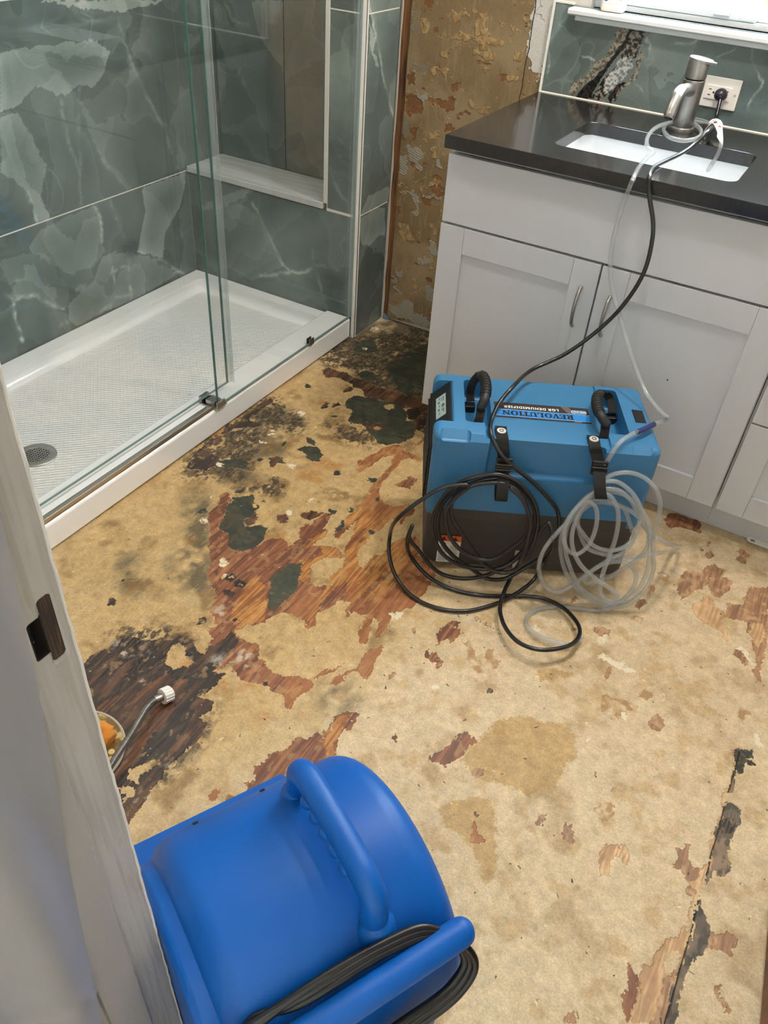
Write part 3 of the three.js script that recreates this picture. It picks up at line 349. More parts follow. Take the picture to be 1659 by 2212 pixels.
// ---------- onyx tiles ----------
const XL = -2.14, ZW = -2.543, ZN = -2.332, XS = -1.395; // shower long wall, window wall, niche wall, end face of the niche wall
function onyx(w, h, u0, u1, v0, v1, seed, marks) {
  // marks: veils (lighter sheets with a crisp rim), darks, veins (thin pale lines), crust (rock bands)
  const half = () => new Raster(w >> 1, h >> 1, u0, u1, v0, v1, Float32Array), quarter = () => new Raster(w >> 2, h >> 2, u0, u1, v0, v1, Float32Array);
  const veils = half(), veins = half(), darks = quarter(), browns = quarter(), rocks = [];
  for (const m of marks) {
    if (m.kind === 'vein') {
      const r = half(), t = (m.t ?? 0.0022) * 0.6;
      for (let i = 0; i + 1 < m.p.length; i++) { const [a, b] = [m.p[i], m.p[i + 1]], L = Math.hypot(b[0] - a[0], b[1] - a[1]) || 1, nx = (-(b[1] - a[1]) / L) * t, ny = ((b[0] - a[0]) / L) * t; r.fill([[a[0] + nx, a[1] + ny], [b[0] + nx, b[1] + ny], [b[0] - nx, b[1] - ny], [a[0] - nx, a[1] - ny]], 1); }
      r.blur(0.003); for (let i = 0; i < r.d.length; i++) veins.d[i] = Math.max(veins.d[i], r.d[i] * (m.amt ?? 0.3));
    } else if (m.kind === 'rock') rocks.push({ ...m, a: half().fill(m.p, 1) });
    else {
      const b = quarter().fill(m.p, 1).blur(m.soft ?? 0.07);
      if (m.kind === 'veil') { const a = half().fill(m.p, 1); for (let y = 0, i = 0; y < a.h; y++) for (let x = 0; x < a.w; x++, i++) if (a.d[i]) veils.d[i] += (m.amt ?? 0.3) * (1 - 0.8 * b.d[Math.min(b.h - 1, y >> 1) * b.w + Math.min(b.w - 1, x >> 1)]); }
      else { const s = m.kind === 'dark' ? darks : browns; for (let i = 0; i < s.d.length; i++) s.d[i] += b.d[i] * (m.kind === 'dark' ? m.amt ?? 0.2 : 0.8); }
    }
  }
  const glow = quarter(); for (let y = 0; y < glow.h; y++) for (let x = 0; x < glow.w; x++) glow.d[y * glow.w + x] = veins.d[Math.min(veins.h - 1, 2 * y) * veins.w + Math.min(veins.w - 1, 2 * x)]; glow.blur(0.018);
  return paint(w, h, u0, u1, v0, v1, (u, v) => {
    const wx = (fbm(u * 14, v * 14, seed + 1, 4) - 0.5) * 0.03, wy = (fbm(u * 14, v * 14, seed + 2, 4) - 0.5) * 0.03;
    // sheets of mineral: a sawtooth of slow noise gives a crisp rim on one side and a fade on the other
    const t1 = fbm(u * 1.7 + wx * 6, v * 1.3 + wy * 6, seed + 3, 3) * 5.2, s1 = 1 - (t1 - Math.floor(t1)), t2 = fbm(u * 3.1 + 5 + wx * 4, v * 2.2 + wy * 4, seed + 4, 3) * 5, s2 = 1 - (t2 - Math.floor(t2));
    const cloud = fbm(u * 5, v * 5, seed + 5, 4);
    let L = 0.18 + 0.30 * (cloud - 0.4) + 0.13 * s1 * s1 * s1 + 0.08 * s2 * s2 * s2, brown = smooth(0.55, 0.75, fbm(u * 2.2 + 3, v * 2.2, seed + 6, 3)) * 0.25;
    const r1 = Math.abs(fbm(u * 3.5 + wx * 3, v * 3.5, seed + 7, 3) - 0.5), vein = (1 - smooth(0, 0.006, r1)) * smooth(0.45, 0.7, fbm(u * 6, v * 6, seed + 8, 2)); L += 0.14 * vein;
    let c0 = null;
    const fx = (fbm(u * 60, v * 60, seed + 13, 3) - 0.5) * 0.014; L += 1.25 * veils.at(u + wx * 0.5 + fx, v + wy * 0.5 - fx) * (0.7 + 0.6 * cloud) - darks.at(u + wx, v + wy) + 1.9 * veins.at(u + wx * 0.7 + fx * 0.8, v + wy * 0.7 + fx * 0.8) * (0.15 + 1.5 * smooth(0.25, 0.7, fbm(u * 22, v * 22, seed + 9, 2))) + 0.6 * glow.at(u + wx * 0.7, v + wy * 0.7);
    brown += 1.1 * browns.at(u + wx, v + wy) * (0.6 + 0.8 * cloud);
    if (rocks.length) { const e = fbm(u * 190, v * 190, seed + 11, 5), k = (fbm(u * 70, v * 70, seed + 14, 4) - 0.5) * 0.022; for (const f of rocks) if (f.a.at(u + wx * 0.6 + k, v + wy * 0.6 + k) > 0.5) c0 = mix3(f.c1, f.c2, smooth(0.32, 0.66, e)); }
    L = clamp(L, 0.02, 1);
    let c = mix3(mix3([72, 86, 86], [142, 157, 153], clamp(L / 0.5)), [214, 219, 212], clamp((L - 0.5) / 0.5));
    c = mix3(c, [104 + 70 * L, 101 + 70 * L, 90 + 70 * L], clamp(brown));
    if (c0) c = c0;
    const m = 0.97 + 0.06 * vn(u * 500, v * 500, seed + 12); return [c[0] * m, c[1] * m, c[2] * m, 0.5, 0.12];
  });
}
const veil = (p, amt = 0.3, soft) => ({ kind: 'veil', p, amt, soft }), vein = (p, amt = 0.3, t) => ({ kind: 'vein', p, amt, t }), dark = (p, amt = 0.2, soft) => ({ kind: 'dark', p, amt, soft });
const tileMat = (m) => phys(0xffffff, 0.14, { map: m.map, specularIntensity: 0.9 });
const LW = [-2.56, -0.7, 0, 2.42]; // z and y range of the long wall's print
const onyxLeft = tileMat(onyx(1024, 1332, ...LW, 11, [
  veil([[-1.594,.784],[-1.642,.784],[-1.736,.822],[-1.766,.805],[-1.826,.783],[-1.893,.807],[-1.94,.791],[-1.992,.818],[-2.031,.878],[-1.987,.913],[-1.854,.92],[-1.636,.926]], 0.42),
  veil([[-1.889,.764],[-1.932,.757],[-2.125,.836],[-2.206,.682],[-2.271,.595],[-2.331,.503],[-2.317,.462],[-2.028,.456],[-1.97,.526],[-1.913,.641],[-1.891,.719]], 0.12),
  veil([[-1.547,.625],[-1.586,.607],[-1.623,.557],[-1.63,.518],[-1.631,.456],[-1.686,.455],[-1.67,.531],[-1.716,.613],[-1.679,.697],[-1.644,.771],[-1.59,.772]], 0.3),
  veil([[-1.788,1.034],[-2.297,.993],[-2.259,.984],[-2.153,.98],[-2.104,.972],[-1.917,1.008]], 0.4),
  vein([[-1.893,.807],[-1.859,.652],[-1.814,.46]], 0.2), vein([[-2.085,.944],[-2.123,.827],[-2.181,.711],[-2.24,.606],[-2.259,.519]], 0.26), vein([[-1.818,.775],[-1.809,.693],[-1.818,.628],[-1.837,.543]], 0.22), vein([[-1.913,.641],[-1.958,.539],[-2.028,.456]], 0.25), vein([[-1.623,.557],[-1.63,.518],[-1.631,.456]], 0.3),
  veil([[-2.103,.448],[-2.315,.446],[-2.319,.417],[-2.262,.322],[-2.185,.268],[-2.152,.17],[-2.114,.195],[-2.032,.239],[-2.063,.298],[-2.096,.368],[-2.093,.434]], 0.5),
  veil([[-1.692,.167],[-1.813,.202],[-1.864,.27],[-1.902,.274],[-1.987,.247],[-2.015,.232],[-2.113,.189],[-2.124,.155],[-2.244,.09],[-2.111,.079],[-1.976,.072],[-1.821,.076],[-1.712,.078],[-1.678,.109]], 0.3),
  veil([[-1.582,.386],[-1.643,.432],[-1.869,.45],[-1.892,.397],[-1.881,.314],[-1.89,.289],[-1.824,.25],[-1.721,.257],[-1.64,.327]], 0.2),
  veil([[-1.474,.381],[-1.498,.261],[-1.572,.239],[-1.622,.182],[-1.673,.146],[-1.683,.159],[-1.701,.203],[-1.645,.346],[-1.563,.382]], 0.14),
  vein([[-1.94,.452],[-1.963,.355],[-1.979,.284],[-2.01,.246]], 0.4), vein([[-1.869,.45],[-1.892,.397],[-1.878,.315]], 0.4), vein([[-1.487,.265],[-1.478,.189],[-1.486,.108]], 0.5, 0.004), vein([[-1.463,.284],[-1.487,.265],[-1.572,.239],[-1.622,.182],[-1.673,.146]], 0.45), vein([[-1.899,.264],[-1.909,.169],[-1.867,.077]], 0.35), vein([[-1.984,.231],[-1.969,.075]], 0.4), vein([[-1.727,.199],[-1.886,.2],[-1.987,.207]], 0.3), vein([[-1.606,.097],[-1.676,.104]], 0.3), vein([[-2.025,.241],[-2.113,.189],[-2.26,.071]], 0.45), vein([[-1.814,.079],[-1.905,.111],[-1.981,.095]], 0.3),
  dark([[-1.962,.278],[-2.03,.268],[-2.031,.233],[-1.97,.241]], 0.5, 0.03), dark([[-1.531,.571],[-1.597,.546],[-1.612,.475],[-1.501,.469]], 0.16),
]));
const NW = [-2.16, -1.38, 0, 2.42];
const onyxNiche = tileMat(onyx(480, 1480, ...NW, 37, [
  veil([[-2.098,.319],[-1.994,.388],[-1.89,.439],[-1.819,.46],[-1.907,.397],[-1.983,.351],[-2.099,.313]], 0.25),
  vein([[-1.85,.398],[-1.81,.351],[-1.757,.271],[-1.73,.219],[-1.681,.177]], 0.28, 0.004), vein([[-1.867,.096],[-1.82,.127],[-1.702,.172],[-1.611,.203],[-1.576,.224]], 0.32, 0.004), vein([[-1.577,.294],[-1.569,.226],[-1.541,.143],[-1.512,.077]], 0.26), vein([[-1.563,.239],[-1.495,.251],[-1.442,.248]], 0.25), vein([[-1.518,.693],[-1.469,.683]], 0.2), vein([[-1.516,.596],[-1.477,.524],[-1.412,.455]], 0.35),
  veil([[-2.099,.313],[-1.893,.388],[-1.796,.343],[-1.702,.202],[-1.82,.127],[-1.867,.096],[-2.002,.122],[-2.069,.23]], 0.16), dark([[-1.576,.218],[-1.442,.248],[-1.437,.093],[-1.519,.075]], 0.2), veil([[-1.525,1.039],[-1.454,1.04],[-1.432,.642],[-1.48,.628],[-1.517,.674]], 0.1),
]));
const onyxBack = tileMat(onyx(480, 1480, -2.16, -1.38, 0, 2.42, 53, [
  { kind: 'brown', p: [[-1.953,.995],[-1.665,1.029],[-1.653,.471],[-1.849,.469],[-1.842,.8],[-1.932,.883]], soft: 0.05 },
  veil([[-1.843,.756],[-1.802,.792],[-1.711,.844],[-1.668,.864],[-1.671,1.029],[-1.837,1.009]], 0.14), veil([[-1.833,.747],[-1.672,.773],[-1.675,.548],[-1.722,.506],[-1.778,.489],[-1.834,.517]], 0.1), veil([[-1.967,.994],[-1.837,1.009],[-1.842,.81],[-1.874,.829],[-1.919,.871],[-1.944,.914]], 0.24), veil([[-2.153,.794],[-2.097,.787],[-2.093,.737],[-2.129,.658],[-2.166,.652]], 0.14), dark([[-2.118,.784],[-1.841,.815],[-1.849,.469],[-2.144,.479]], 0.08), dark([[-1.829,.748],[-1.674,.849],[-1.667,.468],[-1.835,.472]], 0.05), vein([[-2.088,.979],[-2.057,.932],[-1.971,.92]], 0.2),
]));
const onyxEnd = tileMat(onyx(192, 1700, -2.56, -2.3, 0, 2.42, 71, [
  veil([[-2.33,.449],[-2.353,.356],[-2.419,.324],[-2.482,.344],[-2.528,.336],[-2.516,.436],[-2.46,.451],[-2.407,.449]], 0.4), veil([[-2.391,.506],[-2.534,.507],[-2.54,.462],[-2.345,.455]], 0.35), vein([[-2.338,1.078],[-2.403,.968],[-2.454,.858],[-2.532,.725]], 0.4), veil([[-2.342,1.031],[-2.393,.977],[-2.387,.94],[-2.421,.894],[-2.401,.896],[-2.368,.955]], 0.3), veil([[-2.338,1.078],[-2.534,1.062],[-2.557,.843],[-2.532,.725],[-2.454,.858],[-2.403,.968]], 0.14), dark([[-2.333,.339],[-2.532,.3],[-2.558,-.002],[-2.345,.038]], 0.12),
]));
const onyxSplash = tileMat(onyx(1536, 320, -0.92, 0.54, 0.87, 1.14, 91, [
  dark([[-.896,1.1],[-.74,1.088],[-.751,.998],[-.82,.912],[-.894,.916]], 0.1), veil([[-.617,1.087],[-.312,1.085],[-.27,.965],[-.469,.91],[-.575,.937]], 0.05),
  { kind: 'rock', c1: [92, 86, 76], c2: [168, 158, 140], p: [[-.822,.891],[-.803,.919],[-.766,.947],[-.748,.984],[-.724,1.009],[-.715,1.056],[-.706,1.085],[-.682,1.088],[-.682,1.071],[-.691,1.042],[-.7,1.012],[-.71,.986],[-.721,.977],[-.744,.947],[-.769,.924],[-.797,.893]] },
  { kind: 'rock', c1: [20, 20, 20], c2: [44, 42, 38], p: [[-.788,.892],[-.768,.921],[-.743,.944],[-.72,.973],[-.708,.997],[-.698,1.023],[-.691,1.042],[-.681,1.068],[-.674,1.089],[-.666,1.087],[-.666,1.059],[-.674,1.041],[-.688,1.014],[-.699,.994],[-.71,.967],[-.721,.943],[-.737,.918],[-.743,.89]] },
  { kind: 'rock', c1: [34, 32, 30], c2: [150, 142, 130], p: [[-.743,.89],[-.726,.927],[-.707,.957],[-.689,.985],[-.68,1.015],[-.679,1.044],[-.67,1.073],[-.658,1.088],[-.621,1.088],[-.625,1.072],[-.64,1.053],[-.64,1.024],[-.65,.998],[-.651,.969],[-.676,.935],[-.695,.91],[-.703,.889]] },
  { kind: 'rock', c1: [120, 124, 122], c2: [206, 208, 204], p: [[-.709,.93],[-.7,.961],[-.684,1],[-.663,1.014],[-.65,1.012],[-.648,.991],[-.657,.961],[-.682,.927],[-.7,.913]] },
  { kind: 'rock', c1: [22, 22, 22], c2: [60, 58, 52], p: [[-.691,.91],[-.683,.93],[-.654,.95],[-.645,.948],[-.661,.927],[-.668,.903],[-.682,.891]] },
  { kind: 'rock', c1: [70, 66, 58], c2: [160, 150, 134], p: [[-.677,.89],[-.663,.919],[-.637,.949],[-.625,.984],[-.622,1.016],[-.631,1.05],[-.632,1.022],[-.639,.989],[-.646,.951],[-.666,.929]] },
  vein([[-.901,1.017],[-.881,1.052],[-.856,1.094]], 0.28), vein([[-.899,1.01],[-.885,.963],[-.877,.903]], 0.24), vein([[-.818,1.003],[-.776,.99],[-.753,.986]], 0.4), vein([[-.626,1.061],[-.607,1.036],[-.596,1.013],[-.603,.994]], 0.45), vein([[-.638,1.014],[-.61,1.018],[-.593,1.014]], 0.4), vein([[-.55,1.062],[-.51,1.07],[-.468,1.083]], 0.3), vein([[-.349,1.076],[-.323,1.033],[-.297,.999]], 0.35), vein([[-.317,.929],[-.315,.965],[-.297,.999]], 0.32), vein([[-.629,.95],[-.6,.936]], 0.4), vein([[-.455,1.044],[-.425,1.045],[-.388,1.071]], 0.28),
]));
const grout = std(0xe4e1d6, 0.85), paintWhite = std(0xdedbd6, 0.6, { bumpMap: grain, bumpScale: 0.0002 }), paintWall = std(0xcfcac2, 0.8), vinyl = phys(0xcfd6d9, 0.3, { clearcoat: 0.2 });
const JT = 0.0018; // half a joint
const ROWS = [0.004, 0.4535, 1.0425, 1.6315, 2.2205, 2.4]; // tile courses

// ---------- shower long wall ----------
const wallLeft = structure(mesh('wall_left', span(XL - 0.13, XL - 0.0006, 0, 2.4, -2.66, -0.68), grout), 'long shower wall clad in large grey-green onyx tiles with pale grout', 'wall');
for (let r = 0; r + 1 < ROWS.length; r++) for (const [z0, z1] of [[-2.541, -2.3325 + JT], [-2.3325 - JT, -1.14], [-1.14, -0.802]]) {
  if (r === 0 && z0 < -2.4) continue;
  mesh('tile', planar(span(XL - 0.01, XL, ROWS[r] + JT, ROWS[r + 1] - JT, z0 + JT, z1 - JT, 0.0012), 2, LW[0], LW[1], 1, LW[2], LW[3]), onyxLeft, wallLeft);
}
// ---------- niche wall ----------
const NX = -1.523, NT = 1.78; // right side and head of the niche
const wallNiche = structure(mesh('wall_shower', [span(XL, XS - 0.0025, 0, 0.446, ZW, ZN - 0.0006), span(NX - 0.0, XS - 0.0006, 0.446, 2.4, ZW + 0.012, ZN - 0.0006), span(XL, NX, NT, 2.4, ZW, ZN - 0.0025)], grout), 'shower end wall of grey-green onyx tile with a tall recessed niche', 'wall');
const tileN = (x0, x1, y0, y1) => mesh('tile', planar(span(x0 + JT, x1 - JT, y0 + JT, y1 - JT, ZN - 0.01, ZN, 0.0012), 0, NW[0], NW[1], 1, NW[2], NW[3]), onyxNiche, wallNiche);
tileN(XL - JT + 0.0002, XS - 0.012, 0.004, 0.448); tileN(NX + 0.001, XS - 0.012, 0.4535, 1.0425); tileN(NX + 0.001, XS - 0.012, 1.0425, 1.6315); tileN(NX + 0.001, XS - 0.012, 1.6315, 2.2205); tileN(XL + 0.001, NX, NT, 2.2205); tileN(XL + 0.001, XS - 0.012, 2.2205, 2.4);
for (const [x0, x1] of [[XL + 0.002, -1.838], [-1.838, NX - 0.012]]) mesh('tile', planar(span(x0 + JT, x1 - JT, 0.47, NT - 0.002, -2.5425, -2.533, 0.001), 0, -2.16, -1.38, 1, 0, 2.42), onyxBack, wallNiche);
for (const [y0, y1] of [[0.47, 1.0425], [1.0425, NT - 0.002]]) mesh('tile', planar(span(NX - 0.012, NX - 0.002, y0 + JT, y1 - JT, -2.532, ZN - 0.012, 0.001), 2, -2.56, -2.3, 1, 0, 2.42), onyxEnd, wallNiche);
for (let r = 0; r + 1 < ROWS.length; r++) mesh('tile', planar(span(XS - 0.01, XS, ROWS[r] + JT, ROWS[r + 1] - JT, ZW + 0.006, ZN - 0.004, 0.001), 2, -2.56, -2.3, 1, 0, 2.42), onyxEnd, wallNiche);
mesh('edge_trim', [span(XS - 0.012, XS + 0.002, 0.004, 2.4, ZN - 0.004, ZN + 0.002, 0.0012), span(XS - 0.002, XS + 0.002, 0.004, 2.4, ZN - 0.012, ZN + 0.002, 0.0012)], std(0xe9e7e2, 0.35), wallNiche);
mesh('edge_trim', [span(NX - 0.0135, NX + 0.001, 0.47, NT, ZN - 0.006, ZN + 0.001, 0.001)], std(0xdcdad2, 0.4), wallNiche);
// near end wall of the shower and the short wall beside the toilet place
structure(mesh('wall_near', span(-2.27, -1.4, 0, 2.4, -0.8, -0.68), paintWall), 'painted end wall of the shower beside the toilet place', 'wall');
structure(mesh('wall_side', span(-1.52, -1.42, 0, 2.4, -0.68, -0.14), paintWall), 'painted side wall of the toilet alcove', 'wall');
structure(mesh('wall_right', span(0.53, 0.65, 0, 2.4, -2.66, -0.14), paintWall), 'painted right-hand bathroom wall beside the vanity', 'wall');

// ---------- window wall: stripped drywall, backsplash ----------
const WIN = { x0: -0.8, x1: 0.02, y0: 1.112, y1: 2.02 };
const BW = [-1.4, -0.88, 0, 2.42];
const brownPatch = {
  thinset: [[[-1.346,.658],[-1.279,.643],[-1.278,.625],[-1.29,.611],[-1.278,.583],[-1.3,.578],[-1.297,.598],[-1.33,.607]], [[-1.362,.608],[-1.337,.609],[-1.333,.583],[-1.353,.548],[-1.365,.553]], [[-1.23,.623],[-1.211,.627],[-1.206,.607],[-1.226,.605]], [[-1.358,.503],[-1.279,.504],[-1.276,.428],[-1.314,.428],[-1.288,.458],[-1.301,.495],[-1.353,.492]], [[-1.265,.507],[-1.188,.509],[-1.191,.498],[-1.264,.5]], [[-1.224,.344],[-1.193,.36],[-1.187,.306],[-1.222,.302]], [[-1.319,.815],[-1.285,.817],[-1.274,.798],[-1.293,.774],[-1.308,.796]], [[-1.367,.187],[-1.336,.174],[-1.339,.155],[-1.363,.145]], [[-1.351,.215],[-1.32,.206],[-1.326,.191],[-1.346,.199]], [[-1.349,.138],[-1.33,.14],[-1.319,.124],[-1.344,.122]], [[-1.313,.083],[-1.299,.102],[-1.268,.104],[-1.257,.063],[-1.217,.057],[-1.193,.046],[-1.189,.01],[-1.26,.018],[-1.328,.027],[-1.369,.034],[-1.371,.066],[-1.343,.067]], [[-1.222,.174],[-1.19,.186],[-1.187,.127],[-1.217,.122]], [[-1.269,.271],[-1.212,.286],[-1.214,.269],[-1.261,.26]]],
  greyPaper: [[[-1.356,1.044],[-1.34,1.046],[-1.337,.991],[-1.355,.985]], [[-1.354,.888],[-1.289,.897],[-1.283,.882],[-1.338,.877]], [[-1.36,.734],[-1.334,.739],[-1.342,.683],[-1.36,.683]]],
  raw: [[[-1.36,.86],[-1.339,.863],[-1.338,.836],[-1.356,.833]], [[-1.362,.808],[-1.309,.803],[-1.296,.76],[-1.356,.746]], [[-1.276,.815],[-1.25,.813],[-1.246,.779],[-1.273,.785]], [[-1.249,.806],[-1.175,.818],[-1.187,.782],[-1.238,.78]], [[-1.335,.703],[-1.3,.709],[-1.318,.669]], [[-1.207,.74],[-1.165,.741],[-1.188,.719],[-1.205,.719]], [[-1.205,.854],[-1.174,.869],[-1.178,.838],[-1.198,.835]], [[-1.142,.786],[-1.122,.79],[-1.124,.776],[-1.14,.776]], [[-1.322,.367],[-1.288,.362],[-1.31,.336]], [[-1.269,.502],[-1.215,.507],[-1.229,.471],[-1.262,.472]]],
  tear: [[[-1.142,1.035],[-1.123,1.043],[-1.106,1.027],[-1.092,1.011],[-1.097,.998],[-1.128,.997],[-1.138,1.011]], [[-1.131,.99],[-1.101,.997],[-1.092,.968],[-1.1,.963],[-1.124,.966]], [[-1.138,.958],[-1.091,.961],[-1.069,.968],[-1.07,.949],[-1.105,.947],[-1.133,.949]], [[-1.062,1.042],[-1.048,1.044],[-1.049,1.028]], [[-1.034,1.039],[-1.023,1.044],[-1.022,1.017]], [[-1.006,.98],[-.974,.987],[-.976,.956],[-1.002,.956]], [[-1.268,.894],[-1.218,.895],[-1.213,.883],[-1.263,.888]], [[-1.1,.811],[-1.065,.82],[-1.066,.8],[-1.093,.791]], [[-1.226,1.048],[-1.184,1.056],[-1.187,1.026],[-1.215,1.031]], [[-1.32,.393],[-1.287,.346],[-1.328,.314],[-1.341,.354]], [[-1.25,.656],[-1.237,.662],[-1.229,.63],[-1.243,.632]], [[-1.225,.551],[-1.207,.559],[-1.213,.531]], [[-1.271,.565],[-1.262,.559],[-1.282,.539]]],
  white: [[[-.969,1.123],[-.905,1.13],[-.907,1.006],[-.918,.912],[-.937,.931],[-.966,.976],[-.967,1.039]]],
};
const brownMaps = (() => {
  const W = 360, H = 1700, lab = new Raster(W * 2, H, ...BW);
  const K = ['', 'greyPaper', 'raw', 'tear', 'thinset', 'white'];
  for (const k of K.slice(1)) for (const p of brownPatch[k]) lab.fill(p, K.indexOf(k));
  return paint(W * 2, H, ...BW, (x, y) => {
    const wx = (fbm(x * 60, y * 60, 1, 5) - 0.5) * 0.036, wy = (fbm(x * 60, y * 60, 2, 5) - 0.5) * 0.036;
    let k = K[lab.at(x + wx, y + wy)];
    // more torn paper above and below what is traced
    if (!k && fbm(x * 28, y * 34, 3, 4) > 0.7) k = 'tear'; else if (!k && fbm(x * 22 + 9, y * 30, 4, 4) > 0.76) k = 'raw'; else if (!k && y > 1.1 && fbm(x * 20 + 2, y * 20, 6, 3) > 0.7) k = 'thinset';
    const fine = vn(x * 700, y * 700, 11), mid = fbm(x * 60, y * 60, 12, 4), drip = fbm(x * 120, y * 18, 13, 3);
    let c = mix3([147, 127, 95], [126, 105, 73], smooth(0.35, 0.7, fbm(x * 10, y * 10, 14, 4))), h = 0.45 + 0.2 * (mid - 0.5), r = 0.85;
    c = mix3(c, [150, 128, 94], smooth(0.58, 0.75, drip) * 0.5);
    const wrinkle = smooth(0.05, 0.0, Math.abs(fbm(x * 40, y * 34, 15, 5) - 0.5)) * smooth(0.54, 0.66, fbm(x * 30, y * 30, 16, 3)); c = mix3(c, [180, 156, 112], wrinkle * 0.45); h += 0.18 * wrinkle;
    if (k === 'tear') { c = mix3([172, 146, 102], [144, 114, 74], smooth(0.3, 0.7, fbm(x * 140, y * 100, 17, 3))); h += 0.25; }
    if (k === 'raw') { c = mix3([134, 94, 54], [112, 76, 44], mid); h -= 0.25; const web = smooth(0.05, 0.0, Math.abs(vn(x * 70, y * 90, 18) - 0.5)); c = mix3(c, [170, 134, 86], web * 0.6); }
    if (k === 'thinset') { const rib = 0.5 + 0.5 * Math.sin((y * 0.93 + x * 0.3 + 0.006 * fbm(x * 30, y * 30, 19, 2)) * 2 * Math.PI / 0.0075); c = mix3([142, 134, 118], [164, 158, 146], rib); h += 0.2 + 0.14 * rib; }
    if (k === 'greyPaper') { c = mix3([136, 130, 118], [122, 112, 94], mid); }
    if (k === 'white') { c = [206, 202, 196]; h = 0.75; r = 0.6; const crk = smooth(0.012, 0, Math.abs(fbm(x * 30, y * 26, 20, 3) - 0.5)) * (y > 1.06 ? 1 : 0); c = mix3(c, [150, 146, 140], crk * 0.7); h -= 0.4 * crk; }
    const crack = Math.abs(x - (-0.962 - (y > 1 ? 0.0 : (1 - y) * 0.03)) + (vn(y * 60, 3, 21) - 0.5) * 0.004); if (crack < 0.0012 && y > 0.85) { c = [64, 44, 30]; h = 0; }
    const m = 0.92 + 0.14 * fine; return [c[0] * m, c[1] * m, c[2] * m, h, r];
  });
})();
const wallBack = thing('wall_back', 'window wall with stripped brown drywall, white sill and onyx backsplash', 'wall'); wallBack.userData.kind = 'structure';
mesh('wall_core', extrude([[-2.27, 0], [0.65, 0], [0.65, 2.4], [-2.27, 2.4]], 0.112, 0, [[[WIN.x0, WIN.y0], [WIN.x0, WIN.y1], [WIN.x1, WIN.y1], [WIN.x1, WIN.y0]]]).translate(0, 0, -2.668), paintWall, wallBack);
{
  const R = rng(19), left = []; for (let i = 0; i <= 60; i++) { const y = 0.012 + (i / 60) * 2.388; left.push([-1.3715 + y * 0.0115 + (R() - 0.5) * 0.0045, y]); }
  mesh('drywall_face', planar(extrude([[-0.905, 0.03], [-0.905, 2.4], ...left.reverse()].map(([x, y]) => [x, y]), 0.013, 0).translate(0, 0, -2.556), 0, BW[0], BW[1], 1, BW[2], BW[3]), std(0xffffff, 0.85, { map: brownMaps.map, bumpMap: brownMaps.bump, bumpScale: 0.0045 }), wallBack);
}
mesh('plaster', [span(-0.905, 0.53, 1.09, 2.4, -2.5555, -2.5445)].map((g) => csg(g, span(WIN.x0, WIN.x1, WIN.y0, WIN.y1, -2.7, -2.4))), paintWall, wallBack);
mesh('drywall_base', span(-0.905, 0.53, 0, 0.89, -2.5555, -2.5445), std(0x9a8458, 0.9), wallBack);
for (const [x0, x1] of [[-0.9, 0.285], [0.285, 0.528]]) mesh('tile', planar(span(x0 + JT, x1 - JT, 0.8885, 1.114, -2.5445, -2.535, 0.001), 0, -0.92, 0.54, 1, 0.87, 1.14), onyxSplash, wallBack);
mesh('edge_trim', [span(-0.9075, -0.8995, 0.8875, 1.12, -2.5445, -2.5335, 0.001), span(-0.9, -0.845, 1.1145, 1.12, -2.5445, -2.5335, 0.001)], std(0xeceae5, 0.35), wallBack);
mesh('caulk', rod([-0.905, 0.8875, -2.5345], [0.528, 0.8875, -2.5345], 0.0032), std(0xe6e0d6, 0.5), wallBack);
// exposed stud in the open joint
{
  const R = rng(9);
  const q = []; for (let i = 0; i <= 30; i++) q.push([-1.3935 + (R() - 0.4) * 0.005, (i / 30) * 2.4]); for (let i = 30; i >= 0; i--) q.push([-1.397, (i / 30) * 2.4]);
  mesh('gypsum_edge', extrude(q, 0.005, 0).translate(0, 0, -2.549), std(0xc9c2b6, 0.9), wallBack);
}
const stud = paint(64, 1024, 0, 0.05, 0, 2.4, (x, y) => { const g = fbm(x * 420, y * 7, 3, 3), b = smooth(0.55, 0.75, fbm(x * 60, y * 6, 4, 4)); const c = mix3(mix3([138, 96, 58], [108, 72, 42], smooth(0.3, 0.7, g)), [58, 36, 26], b * 0.7); return [...c, g, 0.8]; });
mesh('stud', planar(span(-1.398, -1.352, 0.02, 2.4, -2.5555, -2.5495), 0, -1.4, -1.35, 1, 0, 2.4), std(0xffffff, 0.8, { map: stud.map, bumpMap: stud.bump, bumpScale: 0.001 }), wallBack);
mesh('joint_tape', span(-1.39, -1.366, 0.004, 0.012, -2.552, -2.541), std(0x5f8fb4, 0.5), wallBack);

// ---------- window ----------
const win = thing('window_1', 'white vinyl slider window with a deep sill above the sink', 'window'); win.userData.kind = 'structure';
const WZ = -2.61;
mesh('frame', csg(span(WIN.x0, WIN.x1, WIN.y0, WIN.y1, -2.665, -2.575, 0.002), span(WIN.x0 + 0.035, WIN.x1 - 0.035, WIN.y0 + 0.014, WIN.y1 - 0.03, -2.8, -2.4)), vinyl, win);
const glassPane = phys(0xffffff, 0.02, { transmission: 1, thickness: 0, ior: 1.5 });
for (const [x0, x1, z] of [[WIN.x0 + 0.036, -0.408, -2.592], [-0.418, WIN.x1 - 0.036, -2.63]]) {
  const s = mesh('sash', csg(span(x0, x1, WIN.y0 + 0.0145, WIN.y1 - 0.031, z - 0.018, z + 0.018, 0.003), span(x0 + 0.03, x1 - 0.03, WIN.y0 + 0.05, WIN.y1 - 0.065, z - 0.1, z + 0.1)), vinyl, win);
  mesh('pane', span(x0 + 0.029, x1 - 0.029, WIN.y0 + 0.049, WIN.y1 - 0.064, z - 0.002, z + 0.002), glassPane, s);
}
mesh('lock_tab', span(-0.475, -0.435, 1.1345, 1.146, -2.575, -2.569, 0.002), vinyl, win);
